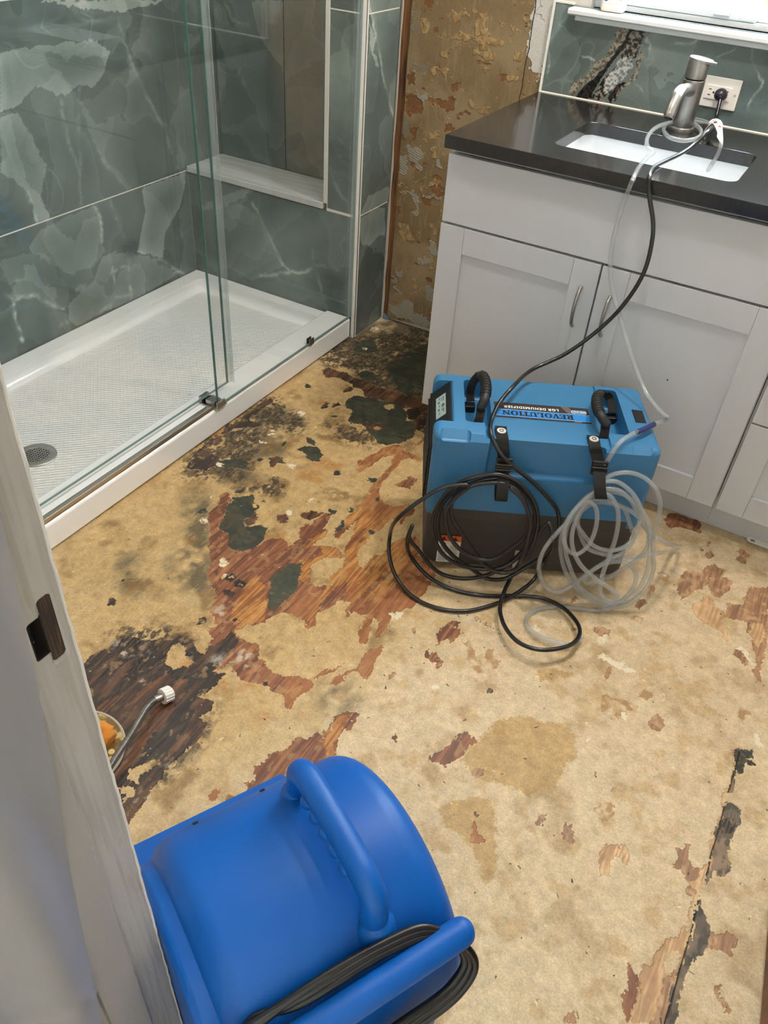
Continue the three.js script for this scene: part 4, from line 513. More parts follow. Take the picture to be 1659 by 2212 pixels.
mesh('mullion', span(-0.415, -0.368, 1.127, WIN.y1 - 0.031, -2.611, -2.577, 0.004), vinyl, win);
{
  const prof = [[-2.6, 0], [-2.497, 0], [-2.49, 0.004], [-2.49, 0.012], [-2.4945, 0.0165], [-2.6, 0.0165]]; // sill section (z, y)
  const g = extrude(prof.map(([z, y]) => [-z, y]), 0.98, 0.0015).rotateY(Math.PI / 2).translate(-0.845, 1.0955, 0);
  structure(mesh('trim_1', [g, span(-0.83, 0.12, 1.082, 1.0955, -2.5345, -2.51, 0.003)], phys(0xd9dcdd, 0.35)), 'glossy white window sill board with rounded nose above the backsplash', 'window sill');
  structure(mesh('trim_2', [span(-0.86, -0.801, 1.114, 2.09, -2.543, -2.527, 0.002), span(0.021, 0.085, 1.114, 2.09, -2.543, -2.527, 0.002), span(-0.801, 0.021, 2.021, 2.09, -2.543, -2.527, 0.002)].slice(1), phys(0xefeeea, 0.4)), 'white painted casing boards around the window', 'window casing');
}
// ---------- doorway wall, jamb, ceiling, hall ----------
structure(mesh('wall_front', [span(-1.42, -0.432, 0, 2.4, -0.26, -0.14), span(0.455, 0.65, 0, 2.4, -0.26, -0.14), span(-0.432, 0.455, 2.05, 2.4, -0.26, -0.14)], paintWall), 'painted wall around the bathroom doorway', 'wall');
structure(mesh('ceiling', span(-2.27, 0.65, 2.4, 2.5, -2.67, -0.14), std(0xece9e4, 0.9)), 'flat white bathroom ceiling', 'ceiling');
structure(mesh('floor', span(-1.3, 1.3, -0.06, -0.002, -0.14, 1.4), std(0xa08a6c, 0.6)), 'plain hall floor in front of the bathroom doorway', 'floor');
structure(mesh('wall_hall', [span(-1.3, -1.2, 0, 2.4, -0.14, 1.4), span(1.2, 1.3, 0, 2.4, -0.14, 1.4), span(-1.3, 1.3, 0, 2.4, 1.4, 1.5)], paintWall), 'painted hall walls behind the doorway', 'wall');
structure(mesh('ceiling', span(-1.3, 1.3, 2.4, 2.5, -0.14, 1.5), std(0xece9e4, 0.9)), 'flat white hall ceiling', 'ceiling');
// ---------- shower ----------
const acrylic = phys(0xf6f7f6, 0.22, { clearcoat: 0.5, clearcoatRoughness: 0.1 }), steel = std(0xb9b7b4, 0.3, { metalness: 1 }), brushed = std(0xa9a5a0, 0.36, { metalness: 1 }), darkSteel = std(0x6d6964, 0.35, { metalness: 1 });
const PX0 = XL + 0.002, PX1 = -1.408, PZ0 = ZN + 0.001, PZ1 = -0.802;
{
  const pan = thing('shower_pan', 'white acrylic shower pan with raised threshold and textured floor', 'shower pan');
  let g = csg(span(PX0, PX1 - 0.02, 0.001, 0.073, PZ0, PZ1, 0.006), span(PX0 + 0.062, -1.512, 0.028, 0.3, PZ0 + 0.052, PZ1 - 0.06, 0.028));
  mesh('basin', g, acrylic, pan);
  mesh('threshold', span(-1.515, PX1, 0.001, 0.084, PZ0, PZ1, 0.011), acrylic, pan);
  const W = 512, d = new Uint8Array(W * W * 4); // raised diagonal weave
  for (let y = 0, o = 0; y < W; y++) for (let x = 0; x < W; x++, o += 4) { const a = ((x + y) % 32) / 32, b = ((x - y + W) % 32) / 32; const v = 60 + 150 * Math.pow(Math.abs(Math.sin(a * Math.PI)), 0.7) * (0.72 + 0.28 * (Math.floor((x - y + W) / 32) % 2 ? Math.sin(b * Math.PI) : 1)); d[o] = d[o + 1] = d[o + 2] = v; d[o + 3] = 255; }
  const weave = texture(d, W, W, false, true);
  const fl = new THREE.PlaneGeometry(0.548 - 0.03, 1.418 - 0.03, 1, 1).rotateX(-Math.PI / 2).translate((PX0 + 0.062 - 1.512) / 2, 0.0288, (PZ0 + 0.052 + PZ1 - 0.06) / 2);
  planar(fl, 0, 0, 0.26, 2, 0, 0.26);
  mesh('textured_floor', fl, phys(0xf1f3f2, 0.3, { bumpMap: weave, bumpScale: 0.006 }), pan);
  const dr = mesh('drain', new THREE.LatheGeometry([[0.036, 0.0005], [0.037, 0.003], [0.05, 0.0045], [0.0555, 0.003], [0.057, 0]].map((p) => new THREE.Vector2(...p)), 48).translate(-1.722, 0.029, -1.146), std(0xa3a8a6, 0.3, { metalness: 0.6 }), pan);
  mesh('drain_well', new THREE.CylinderGeometry(0.0365, 0.0365, 0.001, 32).translate(-1.722, 0.0298, -1.146), std(0x1c1d1c, 0.8), dr);
  const bars = []; for (let i = -4; i <= 4; i++) { const o = i * 0.0082, l = Math.sqrt(0.0368 ** 2 - o * o); bars.push(span(-l, l, 0, 0.0014, o - 0.0013, o + 0.0013), span(o - 0.0013, o + 0.0013, 0, 0.0014, -l, l)); }
  mesh('grate', join(bars).rotateY(0.2).translate(-1.722, 0.0308, -1.146), std(0xb0b4b1, 0.3, { metalness: 0.6 }), dr);
}
{
  const s = mesh('niche_shelf', [span(XL + 0.001, NX - 0.0135, 0.4488, 0.4705, -2.532, ZN + 0.005, 0.003)], phys(0xffffff, 0.2, { map: canvasMap(512, 192, (g, w, h) => { g.fillStyle = '#d9dad6'; g.fillRect(0, 0, w, h); const R = rng(3); for (let i = 0; i < 40; i++) { g.strokeStyle = `rgba(${140 + R() * 40},${145 + R() * 40},${145 + R() * 40},${0.05 + R() * 0.1})`; g.lineWidth = 4 + R() * 26; g.beginPath(); let y = R() * h; g.moveTo(0, y); for (let x = 0; x < w; x += 60) { y += (R() - 0.45) * 18; g.lineTo(x + 60, y); } g.stroke(); } }) }));
  planar(s.geometry, 0, XL, NX, 2, -2.54, -2.32); tag(s, 'white marble slab shelf along the bottom of the shower niche', 'shelf');
}
const clearGlass = phys(0xfdfefe, 0.01, { transmission: 1, thickness: 0, ior: 1.5 }), glassEdge = phys(0x5c8a84, 0.08, { transmission: 0.35, thickness: 0 });
function glassPanel(name, label, x, z0, z1, y0, y1) {
  const o = thing(name, label, 'glass panel', [0, 0, 0]);
  mesh('pane', [x - 0.0035, x + 0.0035].map((q) => new THREE.PlaneGeometry(z1 - z0 - 0.003, y1 - y0).rotateY(Math.PI / 2).translate(q, (y0 + y1) / 2, (z0 + z1) / 2)), clearGlass, o);
  mesh('glass_edge', [span(x - 0.004, x + 0.004, y0, y1, z1 - 0.0012, z1)], glassEdge, o);
  mesh('glass_edge', [span(x - 0.004, x + 0.004, y0, y1, z0, z0 + 0.0012)], glassEdge, o);
  mesh('glass_edge', [span(x - 0.004, x + 0.004, y0, y0 + 0.0008, z0 + 0.0013, z1 - 0.0013)], phys(0x8fa8a2, 0.15, { transmission: 0.5, thickness: 0 }), o);
  return o;
}
const sealMat = phys(0xf0f4f3, 0.12, { transmission: 0.85, thickness: 0, ior: 1.45 });
const fixed = glassPanel('fixed_glass_panel', 'fixed clear shower glass panel beside the tiled end wall', -1.411, -2.33, -1.575, 0.0885, 1.96);
mesh('wall_channel', span(-1.418, -1.404, 0.0885, 1.96, -2.3315, -2.318, 0.001), sealMat, fixed);
const slider = glassPanel('sliding_glass_door', 'sliding clear glass shower door standing near the drain', -1.457, -1.68, -0.84, 0.1055, 1.93);
mesh('seal_strip', [span(-1.462, -1.4495, 0.1055, 1.93, -1.694, -1.6805, 0.001), span(-1.449, -1.4395, 0.1055, 1.88, -1.694, -1.691, 0.0005)], sealMat, slider);
{
  const t = thing('shower_track', 'brushed metal guide track along the top of the shower threshold', 'shower track');
  mesh('rail', [span(-1.441, -1.4135, 0.0845, 0.0875, -1.558, PZ1 + 0.004, 0.0008), span(-1.4165, -1.4135, 0.0845, 0.098, -1.558, PZ1 + 0.004, 0.0008)], std(0xc4bdb3, 0.34, { metalness: 1 }), t);
  const gd = thing('door_guide', 'small brushed metal guide block holding the bottom of the glass', 'door guide');
  mesh('base_plate', span(-1.474, -1.4, 0.085, 0.0885, -1.607, -1.56, 0.001), steel, gd);
  for (const [x0, x1] of [[-1.4735, -1.4625], [-1.4065, -1.4]]) mesh('jaw', span(x0, x1, 0.0886, 0.108, -1.6, -1.562, 0.0015), steel, gd);
  mesh('bridge', span(-1.45, -1.4165, 0.0886, 0.1035, -1.6, -1.566, 0.0015), steel, gd);
  for (const x of [-1.4595, -1.4515]) mesh('pad', span(x - 0.002, x + 0.001, 0.0886, 0.104, -1.594, -1.57), std(0x151515, 0.6), gd);
  const cl = thing('glass_clip', 'little dark metal clip gripping the fixed glass on the threshold', 'glass clip');
  mesh('clip_plate', span(-1.4065, -1.4035, 0.0845, 0.1085, -2.083, -2.058, 0.0008), brushed, cl);
  mesh('clip_plate', span(-1.4185, -1.4155, 0.0845, 0.1085, -2.083, -2.058, 0.0008), std(0x24211e, 0.4), cl);
  const hd = thing('shower_header', 'metal header bar above the shower glass', 'shower rail');
  mesh('bar', span(-1.448, -1.4185, 1.885, 1.925, -2.3305, -0.803, 0.003), brushed, hd);
  for (const z of [-2.2, -1.7]) mesh('bracket', rod([-1.4185, 1.905, z], [-1.4155, 1.905, z], 0.012), brushed, hd);
}
// ---------- vanity ----------
const cabinetPaint = std(0xcbccd0, 0.42, { bumpMap: grain, bumpScale: 0.00012 }), nickel = std(0xa3a09b, 0.36, { metalness: 1 });
const FZ = -1.945; // door faces
function shaker(parent, name, x0, x1, y0, y1, stile = 0.068, pull) { // frame and panel front, 19 mm thick
  const d = new THREE.Group(); d.name = name; parent.add(d); const b = FZ - 0.019;
  for (const [a, c] of [[x0, x0 + stile], [x1 - stile, x1]]) mesh('stile', span(a, c, y0, y1, b, FZ, 0.0012), cabinetPaint, d);
  for (const [a, c] of [[y0, y0 + stile], [y1 - stile, y1]]) mesh('rail', span(x0 + stile + 0.0004, x1 - stile - 0.0004, a, c, b, FZ - 0.0004, 0.001), cabinetPaint, d);
  mesh('panel', span(x0 + stile - 0.004, x1 - stile + 0.004, y0 + stile - 0.004, y1 - stile + 0.004, b + 0.002, FZ - 0.0085), cabinetPaint, d);
  if (pull) { const [px, py] = pull, pts = []; for (let i = 0; i <= 10; i++) { const t = i / 10, s = Math.sin(t * Math.PI); pts.push([px, py - 0.053 + 0.106 * t, FZ + 0.002 + 0.026 * Math.pow(s, 0.55)]); } const hdl = mesh('handle', tube(pts, 0.0046, 40, 12), nickel, d); }
  return d;
}
{
  const v = thing('vanity_cabinet', 'pale grey shaker vanity cabinet with two doors under the sink', 'cabinet');
  mesh('carcass', [span(-0.904, -0.888, 0.097, 0.8555, -2.543, FZ - 0.02), span(-0.022, -0.006, 0.097, 0.8555, -2.543, FZ - 0.02), span(-0.888, -0.022, 0.097, 0.113, -2.54, FZ - 0.02), span(-0.888, -0.022, 0.66, 0.67, -2.1, FZ - 0.02), span(-0.888, -0.022, 0.8395, 0.8555, -1.985, FZ - 0.02), span(-0.46, -0.452, 0.113, 0.66, -1.99, FZ - 0.0205)], cabinetPaint, v);
  mesh('false_front', span(-0.9045, -0.0085, 0.668, 0.8385, FZ - 0.019, FZ, 0.0014), cabinetPaint, v);
  shaker(v, 'door', -0.9065, -0.4595, 0.097, 0.6615, 0.07, [-0.4965, 0.541]);
  shaker(v, 'door', -0.4545, -0.0085, 0.097, 0.6615, 0.07, [-0.4185, 0.537]);
  mesh('toe_kick', span(-0.9, -0.006, 0.001, 0.096, -2.016, -2.001), cabinetPaint, v);
  mesh('screw_hole', new THREE.CylinderGeometry(0.0022, 0.0022, 0.001, 12).rotateX(Math.PI / 2).translate(-0.2245, 0.415, FZ - 0.0081), std(0x4a2c26, 0.8), v);
  const w = thing('drawer_cabinet', 'pale grey shaker drawer cabinet at the right end of the vanity', 'cabinet');
  mesh('carcass', [span(-0.004, 0.012, 0.097, 0.8555, -2.543, FZ - 0.02), span(0.51, 0.526, 0.097, 0.8555, -2.543, FZ - 0.02), span(0.012, 0.51, 0.097, 0.113, -2.54, FZ - 0.02), span(0.012, 0.51, 0.8395, 0.8555, -1.985, FZ - 0.02)], cabinetPaint, w);
  for (const [a, b] of [[0.097, 0.372], [0.3765, 0.6615]]) shaker(w, 'drawer_front', 0.0015, 0.524, a, b, 0.07, null);
  mesh('drawer_front', span(0.0015, 0.524, 0.668, 0.8385, FZ - 0.019, FZ, 0.0014), cabinetPaint, w);
  mesh('toe_kick', span(-0.0055, 0.526, 0.001, 0.096, -2.016, -2.001), cabinetPaint, w);
}
const SINK = [-0.67, -0.227, -2.311, -2.031];
{
  const stone = paint(512, 512, 0, 0.5, 0, 0.5, (x, y) => { const s = vn(x * 900, y * 900, 1), g = fbm(x * 130, y * 130, 2, 3), m = 0.9 + 0.25 * g; const c = s > 0.985 ? [78, 76, 73] : [40 * m, 38.5 * m, 37.5 * m]; return [...c, 0.5, 0.5]; });
  stone.map.wrapS = stone.map.wrapT = THREE.RepeatWrapping;
  const hole = roundRect(SINK[0], SINK[1], -SINK[3], -SINK[2], 0.03);
  const g = extrude([[-0.907, 1.918], [0.528, 1.918], [0.528, 2.5325], [-0.907, 2.5325]], 0.0285, 0.0015, [hole.reverse()]).rotateX(-Math.PI / 2).translate(0, 0.856 + 0.0015, 0);
  const fh = csg(g, new THREE.CylinderGeometry(0.016, 0.016, 0.2, 24).translate(-0.447, 0.87, -2.407));
  { const q = fh.attributes.position, uv = new Float32Array(q.count * 2); for (let i = 0; i < q.count; i++) { uv[2 * i] = q.getX(i) * 2; uv[2 * i + 1] = (q.getZ(i) - q.getY(i)) * 2; } fh.setAttribute('uv', new THREE.BufferAttribute(uv, 2)); }
  tag(mesh('countertop', fh, phys(0xffffff, 0.11, { map: stone.map, specularIntensity: 0.9 })), 'polished dark grey stone countertop with a cut-out for the sink', 'countertop');
  const b = thing('sink_basin', 'white undermount ceramic sink below the dark countertop', 'sink');
  let s = csg(span(SINK[0] - 0.03, SINK[1] + 0.03, 0.7, 0.8555, SINK[2] - 0.03, SINK[3] + 0.03, 0.03), span(SINK[0] - 0.008, SINK[1] + 0.008, 0.715, 1.0, SINK[2] - 0.008, SINK[3] + 0.008, 0.034));
  mesh('bowl', s, phys(0xe3e5e6, 0.12, { clearcoat: 0.5 }), b);
  mesh('drain', new THREE.LatheGeometry([[0, 0.001], [0.02, 0.001], [0.024, 0.003], [0.031, 0.002], [0.032, 0]].map((p) => new THREE.Vector2(...p)), 32).translate(-0.449, 0.7165, -2.17), nickel, b);
}
{
  const f = thing('faucet', 'brushed nickel single-lever faucet on the dark countertop', 'faucet', [-0.447, 0.8851, -2.407]);
  const L = (p) => new THREE.LatheGeometry(p.map((q) => new THREE.Vector2(...q)), 48);
  mesh('base_ring', L([[0, 0], [0.033, 0], [0.0335, 0.002], [0.0335, 0.011], [0.0315, 0.013], [0.02, 0.013]]), nickel, f);
  mesh('body', L([[0.02, 0.0132], [0.0275, 0.0132], [0.0275, 0.123], [0.0268, 0.1245], [0, 0.1245]]), nickel, f);
  mesh('gap_ring', L([[0, 0.1246], [0.025, 0.1246], [0.025, 0.1275], [0, 0.1275]]), std(0x22201e, 0.6), f);
  mesh('spout', csg(tube([[0, 0.098, 0.012], [0, 0.108, 0.05], [0, 0.115, 0.105], [0, 0.118, 0.14], [0, 0.111, 0.166], [0, 0.093, 0.183], [0, 0.074, 0.194]], 0.0145, 60, 24), rod([0, 0.06, 0.202], [0, 0.078, 0.1915], 0.0115)), nickel, f);
  const cap = csg(L([[0, 0.1276], [0.0262, 0.1276], [0.0272, 0.129], [0.0272, 0.19], [0, 0.19]]), new THREE.BoxGeometry(0.2, 0.06, 0.2).rotateZ(-0.1).translate(0, 0.2005, 0));
  mesh('handle_cap', cap, nickel, f);
  const lev = []; for (let i = 0; i <= 20; i++) { const t = (i / 20) * Math.PI; lev.push([-0.0272 * Math.sin(t) - 0.0, 0.0272 * Math.cos(t)]); } lev.push([0.018, -0.025], [0.04, -0.012], [0.045, -0.009], [0.043, 0.0], [0.034, 0.004], [0.03, 0.018], [0.016, 0.026]);
  mesh('lever', extrude(lev, 0.004, 0.001).rotateX(-Math.PI / 2).rotateZ(-0.1).translate(0, 0.1685, 0), nickel, f);
}
{
  const o = thing('outlet_plate', 'white horizontal wall plate with a two-socket receptacle behind the faucet', 'outlet', [-0.3995, 0.966, -2.535]);
  const pl = std(0xece7e0, 0.35);
  mesh('plate', span(-0.0535, 0.0535, -0.0375, 0.0375, 0.0003, 0.006, 0.0025), pl, o);
  const rc = mesh('receptacle', span(-0.034, 0.034, -0.0168, 0.0168, 0.0061, 0.0085, 0.0008), std(0xf0ebe4, 0.3), o);
  const dk = std(0x2a2523, 0.7);
  for (const sx of [-1, 1]) { for (const y of [-0.0068, 0.0068]) mesh('slot', span(sx * 0.0225 - 0.0035, sx * 0.0225 + 0.0035, y - 0.0011, y + 0.0011, 0.0082, 0.0088), dk, rc); mesh('slot', new THREE.CylinderGeometry(0.0026, 0.0026, 0.0006, 14).rotateX(Math.PI / 2).translate(sx * 0.012, 0, 0.0086), dk, rc); }
  for (const y of [-0.005, 0.005]) mesh('reset_button', span(-0.0055, 0.0055, y - 0.0035, y + 0.0035, 0.0082, 0.0093, 0.0006), std(0xddd6ce, 0.4), rc);
  for (const x of [-0.044, 0.044]) mesh('screw', [new THREE.CylinderGeometry(0.003, 0.003, 0.001, 16).rotateX(Math.PI / 2).translate(x, 0, 0.0064)], std(0xc9c3b8, 0.3, { metalness: 0.8 }), o);
}
{
  const o = thing('soap_bottle', 'white plastic bottle with a blue oval emblem standing on the window sill', 'bottle', [-0.733, 1.1122, -2.528], 0.12);
  mesh('bottle_body', new RoundedBoxGeometry(0.066, 0.15, 0.036, 4, 0.01).translate(0, 0.0755, 0), phys(0xeee6e2, 0.3, { clearcoat: 0.4 }), o);
  mesh('label', new THREE.PlaneGeometry(0.05, 0.1).translate(0, 0.072, 0.0184), std(0xffffff, 0.5, { map: canvasMap(256, 512, (g, w, h) => { g.fillStyle = '#f1eeec'; g.fillRect(0, 0, w, h); g.fillStyle = '#2a50b8'; g.beginPath(); g.ellipse(40, 440, 34, 60, 0.4, 0, 7); g.fill(); g.fillStyle = '#b4b4ba'; g.fillRect(92, 428, 96, 12); g.fillRect(92, 448, 84, 10); g.strokeStyle = '#a8a8ae'; g.lineWidth = 4; g.beginPath(); g.arc(222, 440, 28, 0, 7); g.stroke(); g.fillStyle = '#c6cbd8'; g.fillRect(60, 120, 150, 90); }) }), o);
  mesh('pump_cap', new THREE.LatheGeometry([[0, 0.15], [0.016, 0.15], [0.017, 0.17], [0.006, 0.175], [0.006, 0.2], [0, 0.2]].map((p) => new THREE.Vector2(...p)), 24), std(0xf0eeee, 0.4), o);
}
// ---------- dehumidifier ----------
const TURN = (27.5 * Math.PI) / 180, DO = [-0.607, 0, -1.387];
const cosT = Math.cos(TURN), sinT = Math.sin(TURN);
const inBox = (pts) => pts.map(([x, y, z]) => { const dx = x - DO[0], dz = z - DO[2]; return [dx * cosT - dz * sinT, y, dx * sinT + dz * cosT]; }); // world to the machine's own axes
const bluePlastic = phys(0x3676a4, 0.42, { bumpMap: grain, bumpScale: 0.0002, clearcoat: 0.08 }), greyPlastic = std(0x423e3b, 0.6, { bumpMap: grain, bumpScale: 0.0003 }), blackPlastic = std(0x141414, 0.45), blackRubber = std(0x1b1b1b, 0.55), webbing = std(0x121212, 0.85);
function ribbon(path, width, thick, across = [1, 0, 0]) { // flat strap along a path
  const c = new THREE.CatmullRomCurve3(path.map(v3), false, 'centripetal'), n = path.length * 6, pos = [], idx = [], W = v3(across).normalize();
  for (let i = 0; i <= n; i++) { const p = c.getPoint(i / n), t = c.getTangent(i / n), w = W.clone().addScaledVector(t, -W.dot(t)).normalize(), k = new THREE.Vector3().crossVectors(t, w); for (const [a, b] of [[-1, -1], [1, -1], [1, 1], [-1, 1]]) { const q = p.clone().addScaledVector(w, (a * width) / 2).addScaledVector(k, (b * thick) / 2); pos.push(q.x, q.y, q.z); } if (i) for (let e = 0; e < 4; e++) { const a = (i - 1) * 4 + e, b = (i - 1) * 4 + ((e + 1) % 4); idx.push(a, b, a + 4, b, b + 4, a + 4); } }
  const e = n * 4; idx.push(0, 2, 1, 0, 3, 2, e, e + 1, e + 2, e, e + 2, e + 3);
  const g = new THREE.BufferGeometry(); g.setAttribute('position', new THREE.Float32BufferAttribute(pos, 3)); g.setIndex(idx); const f = g.toNonIndexed(); f.computeVertexNormals(); f.setAttribute('uv', new THREE.Float32BufferAttribute(new Float32Array((f.attributes.position.count) * 2), 2)); return f;
}
const dehum = thing('dehumidifier', 'blue and dark grey portable dehumidifier standing in front of the vanity', 'dehumidifier', DO, TURN);
{
  const DL = 0.522, DD = 0.284;
  let g = span(0, DL, 0.168, 0.412, -DD, 0, 0.018);
  g = csg(g, span(0.128, 0.394, 0.305, 0.6, -0.014, 0.1, 0.01)); // recessed middle of the front
  g = csg(g, span(0.118, 0.404, 0.403, 0.6, -DD - 0.1, 0.1, 0.004)); // lower middle of the top
  g = csg(g, new THREE.BoxGeometry(0.4, 0.05, 0.05).rotateX(Math.PI / 4).translate(0.261, 0.4245, 0.0075)); // chamfer along the front edge
  g = csg(g, new THREE.BoxGeometry(0.05, 0.05, 0.7).rotateZ(Math.PI / 4).translate(DL + 0.026, 0.438, -0.14)); // right end chamfer
  g = csg(g, span(0.073, 0.137, 0.36, 0.5, -0.252, -0.062, 0.012)); g = csg(g, span(0.404, 0.455, 0.36, 0.5, -0.256, -0.058, 0.012)); // handle pockets
  g = csg(g, new THREE.BoxGeometry(0.075, 0.1, 0.182).rotateZ(0.761).translate(0.0195 - 0.689 * 0.046, 0.3915 + 0.724 * 0.046, -0.15)); // slanted display seat
  g = csg(g, new RoundedBoxGeometry(0.07, 0.05, 0.05, 2, 0.01).rotateX(0.7).translate(0.05, 0.425, -0.006)); // finger dent
  g = csg(g, new RoundedBoxGeometry(0.05, 0.03, 0.05, 2, 0.008).rotateX(0.7).translate(0.475, 0.421, -0.006));
  mesh('upper_shell', g, bluePlastic, dehum);
  let lo = span(0.006, DL - 0.006, 0.012, 0.19, -DD + 0.006, -0.002, 0.012);
  lo = csg(lo, new THREE.BoxGeometry(0.06, 0.06, 0.5).rotateZ(Math.PI / 4).translate(0.006, 0.004, -0.14)); lo = csg(lo, new THREE.BoxGeometry(0.06, 0.06, 0.5).rotateZ(Math.PI / 4).translate(DL - 0.004, 0.004, -0.14));
  mesh('lower_shell', [lo.toNonIndexed(), span(0.03, DL - 0.03, 0.17, 0.2, -0.02, 0.0015, 0.001)].map((q) => { const h = q.index ? q.toNonIndexed() : q; h.deleteAttribute('uv'); return h; }), greyPlastic, dehum);
  for (const [x, z] of [[0.06, -0.04], [0.46, -0.04], [0.06, -0.245], [0.46, -0.245]]) mesh('foot', new THREE.CylinderGeometry(0.016, 0.014, 0.012, 16).translate(x, 0.0065, z), blackRubber, dehum);
  // inlet grille on the left side
  const gr = mesh('inlet_grille', span(-0.0045, 0.0005, 0.19, 0.36, -0.262, -0.03, 0.002), std(0x26221f, 0.6), dehum);
  for (let i = 0; i < 9; i++) mesh('louvre', span(-0.0085, -0.0046, 0.2 + i * 0.0175, 0.208 + i * 0.0175, -0.256, -0.036, 0.0015), blackPlastic, gr);
  // control panel
  const cp = mesh('control_panel', new RoundedBoxGeometry(0.058, 0.006, 0.176, 2, 0.0015).rotateZ(0.761).translate(0.0195 + 0.689 * 0.001, 0.3915 - 0.724 * 0.001, -0.15), blackPlastic, dehum);
  const lcd = new THREE.PlaneGeometry(0.094, 0.03).rotateX(-Math.PI / 2).rotateY(-Math.PI / 2).rotateZ(0.761).translate(0.0195 - 0.689 * 0.0024, 0.3915 + 0.724 * 0.0024, -0.15);
  mesh('screen', lcd, std(0xffffff, 0.15, { map: canvasMap(256, 96, (c, w, h) => { c.fillStyle = '#8e9c98'; c.fillRect(0, 0, w, h); c.fillStyle = '#33403e'; c.fillRect(110, 14, 40, 26); c.fillRect(162, 18, 50, 10); c.fillRect(162, 34, 30, 6); for (let i = 0; i < 5; i++) c.fillRect(18 + i * 44, 60, 26, 6 + (i % 2) * 10); c.fillRect(20, 20, 60, 8); c.fillRect(20, 36, 44, 6); }), emissive: 0x9fb4b0, emissiveIntensity: 0.05 }), cp);
  // brand label on top, printed to be read from the back
  const lab = new THREE.PlaneGeometry(0.229, 0.067).rotateX(-Math.PI / 2).rotateY(Math.PI).translate(0.2605, 0.4036, -0.14);
  mesh('brand_label', lab, std(0xffffff, 0.25, { map: canvasMap(1024, 300, (c, w, h) => {
    c.fillStyle = '#3a3130'; c.fillRect(0, 0, w, h); c.fillStyle = '#2e86d6'; c.fillRect(0, 34, w, 128); c.fillStyle = '#9fd0f2'; c.fillRect(0, 30, w, 5); c.fillRect(0, 160, w, 5);
    c.fillStyle = '#6e5f5e'; c.beginPath(); c.moveTo(150, 166); c.lineTo(230, 166); c.lineTo(300, 300); c.lineTo(210, 300); c.fill(); c.beginPath(); c.moveTo(110, 0); c.lineTo(190, 0); c.lineTo(170, 30); c.lineTo(90, 30); c.fill();
    c.fillStyle = '#2b2322'; c.font = 'bold 104px serif'; c.textBaseline = 'middle'; c.save(); c.translate(176, 98); c.scale((770) / c.measureText('REVOLUTION').width, 1.12); c.fillText('REVOLUTION', 0, 0); c.strokeStyle = '#2b2322'; c.lineWidth = 4; c.strokeText('REVOLUTION', 0, 0); c.restore(); c.font = '20px sans-serif'; c.fillText('®', 952, 62);
    c.fillStyle = '#f4f2ee'; c.font = 'bold 62px sans-serif'; c.save(); c.translate(322, 218); c.scale(600 / c.measureText('LGR DEHUMIDIFIER').width, 1); c.fillText('LGR DEHUMIDIFIER', 0, 0); c.restore();
    c.fillStyle = '#e8f2f8'; c.beginPath(); c.roundRect(26, 180, 164, 62, 26); c.fill(); c.fillStyle = '#2f7fb8'; c.beginPath(); c.roundRect(33, 186, 150, 50, 22); c.fill(); c.fillStyle = '#f4f8fb'; c.font = 'bold 34px sans-serif'; c.fillText('DRI-EAZ', 40, 212, 136);
  }) }), dehum);
  // handles: webbing strap with a ribbed rubber grip
  for (const [gp, sp] of [[[[-.618,.44,-1.635],[-.601,.452,-1.622],[-.576,.457,-1.584],[-.561,.457,-1.551],[-.553,.45,-1.527],[-.554,.438,-1.517]], [[-.615,.386,-1.602],[-.623,.398,-1.612],[-.623,.42,-1.615],[-.619,.438,-1.621],[-.612,.446,-1.627]]], [[[-.345,.425,-1.763],[-.341,.437,-1.723],[-.329,.445,-1.679],[-.316,.447,-1.65],[-.301,.444,-1.631],[-.287,.432,-1.629]], [[-.303,.386,-1.761],[-.312,.392,-1.78],[-.324,.402,-1.795],[-.335,.415,-1.79],[-.345,.422,-1.777]]]]) {
    const grip = inBox(gp), strap = inBox(sp), h = mesh('handle', tube(grip, 0.0112, 60, 18), blackRubber, dehum);
    const c = new THREE.CatmullRomCurve3(grip.map(v3), false, 'centripetal'); for (let i = 0; i < 9; i++) { const t = 0.16 + i * 0.065, p = c.getPoint(t), r = new THREE.TorusGeometry(0.0112, 0.0022, 8, 20); r.applyQuaternion(new THREE.Quaternion().setFromUnitVectors(new THREE.Vector3(0, 0, 1), c.getTangent(t))); mesh('grip_rib', r.translate(p.x, p.y, p.z), blackRubber, h); }
    mesh('handle_strap', ribbon(strap, 0.02, 0.003), webbing, dehum);
    const e = grip[grip.length - 1], low = [e[0] - 0.008, 0.372, e[2] + 0.024]; mesh('handle_strap', ribbon([[e[0], e[1] - 0.002, e[2] - 0.004], [e[0] - 0.001, e[1] - 0.02, e[2] + 0.012], [e[0] - 0.006, e[1] - 0.045, e[2] + 0.02], low], 0.02, 0.006), webbing, dehum);
    for (const q of [strap[0], low]) mesh('strap_anchor', span(q[0] - 0.013, q[0] + 0.013, 0.3605, 0.378, q[2] - 0.012, q[2] + 0.012, 0.003), blackPlastic, dehum);
  }
  // two hold-down straps with snap and buckle
  const snap = std(0xd8d6d2, 0.35, { metalness: 0.3 });
  for (const [path, bx] of [[[[0.155, 0.4085, -0.058], [0.155, 0.409, -0.036], [0.157, 0.404, -0.016], [0.16, 0.386, -0.003], [0.165, 0.36, 0.006], [0.167, 0.335, 0.022], [0.168, 0.305, 0.052], [0.168, 0.285, 0.06], [0.168, 0.276, 0.05], [0.168, 0.284, 0.02], [0.168, 0.31, 0.002]], 0.1655], [inBox([[-.304,.408,-1.601],[-.296,.409,-1.585],[-.285,.405,-1.564],[-.276,.389,-1.561],[-.264,.371,-1.552],[-.251,.359,-1.527],[-.238,.339,-1.507],[-.23,.321,-1.504],[-.235,.311,-1.524]]), 0]]) {
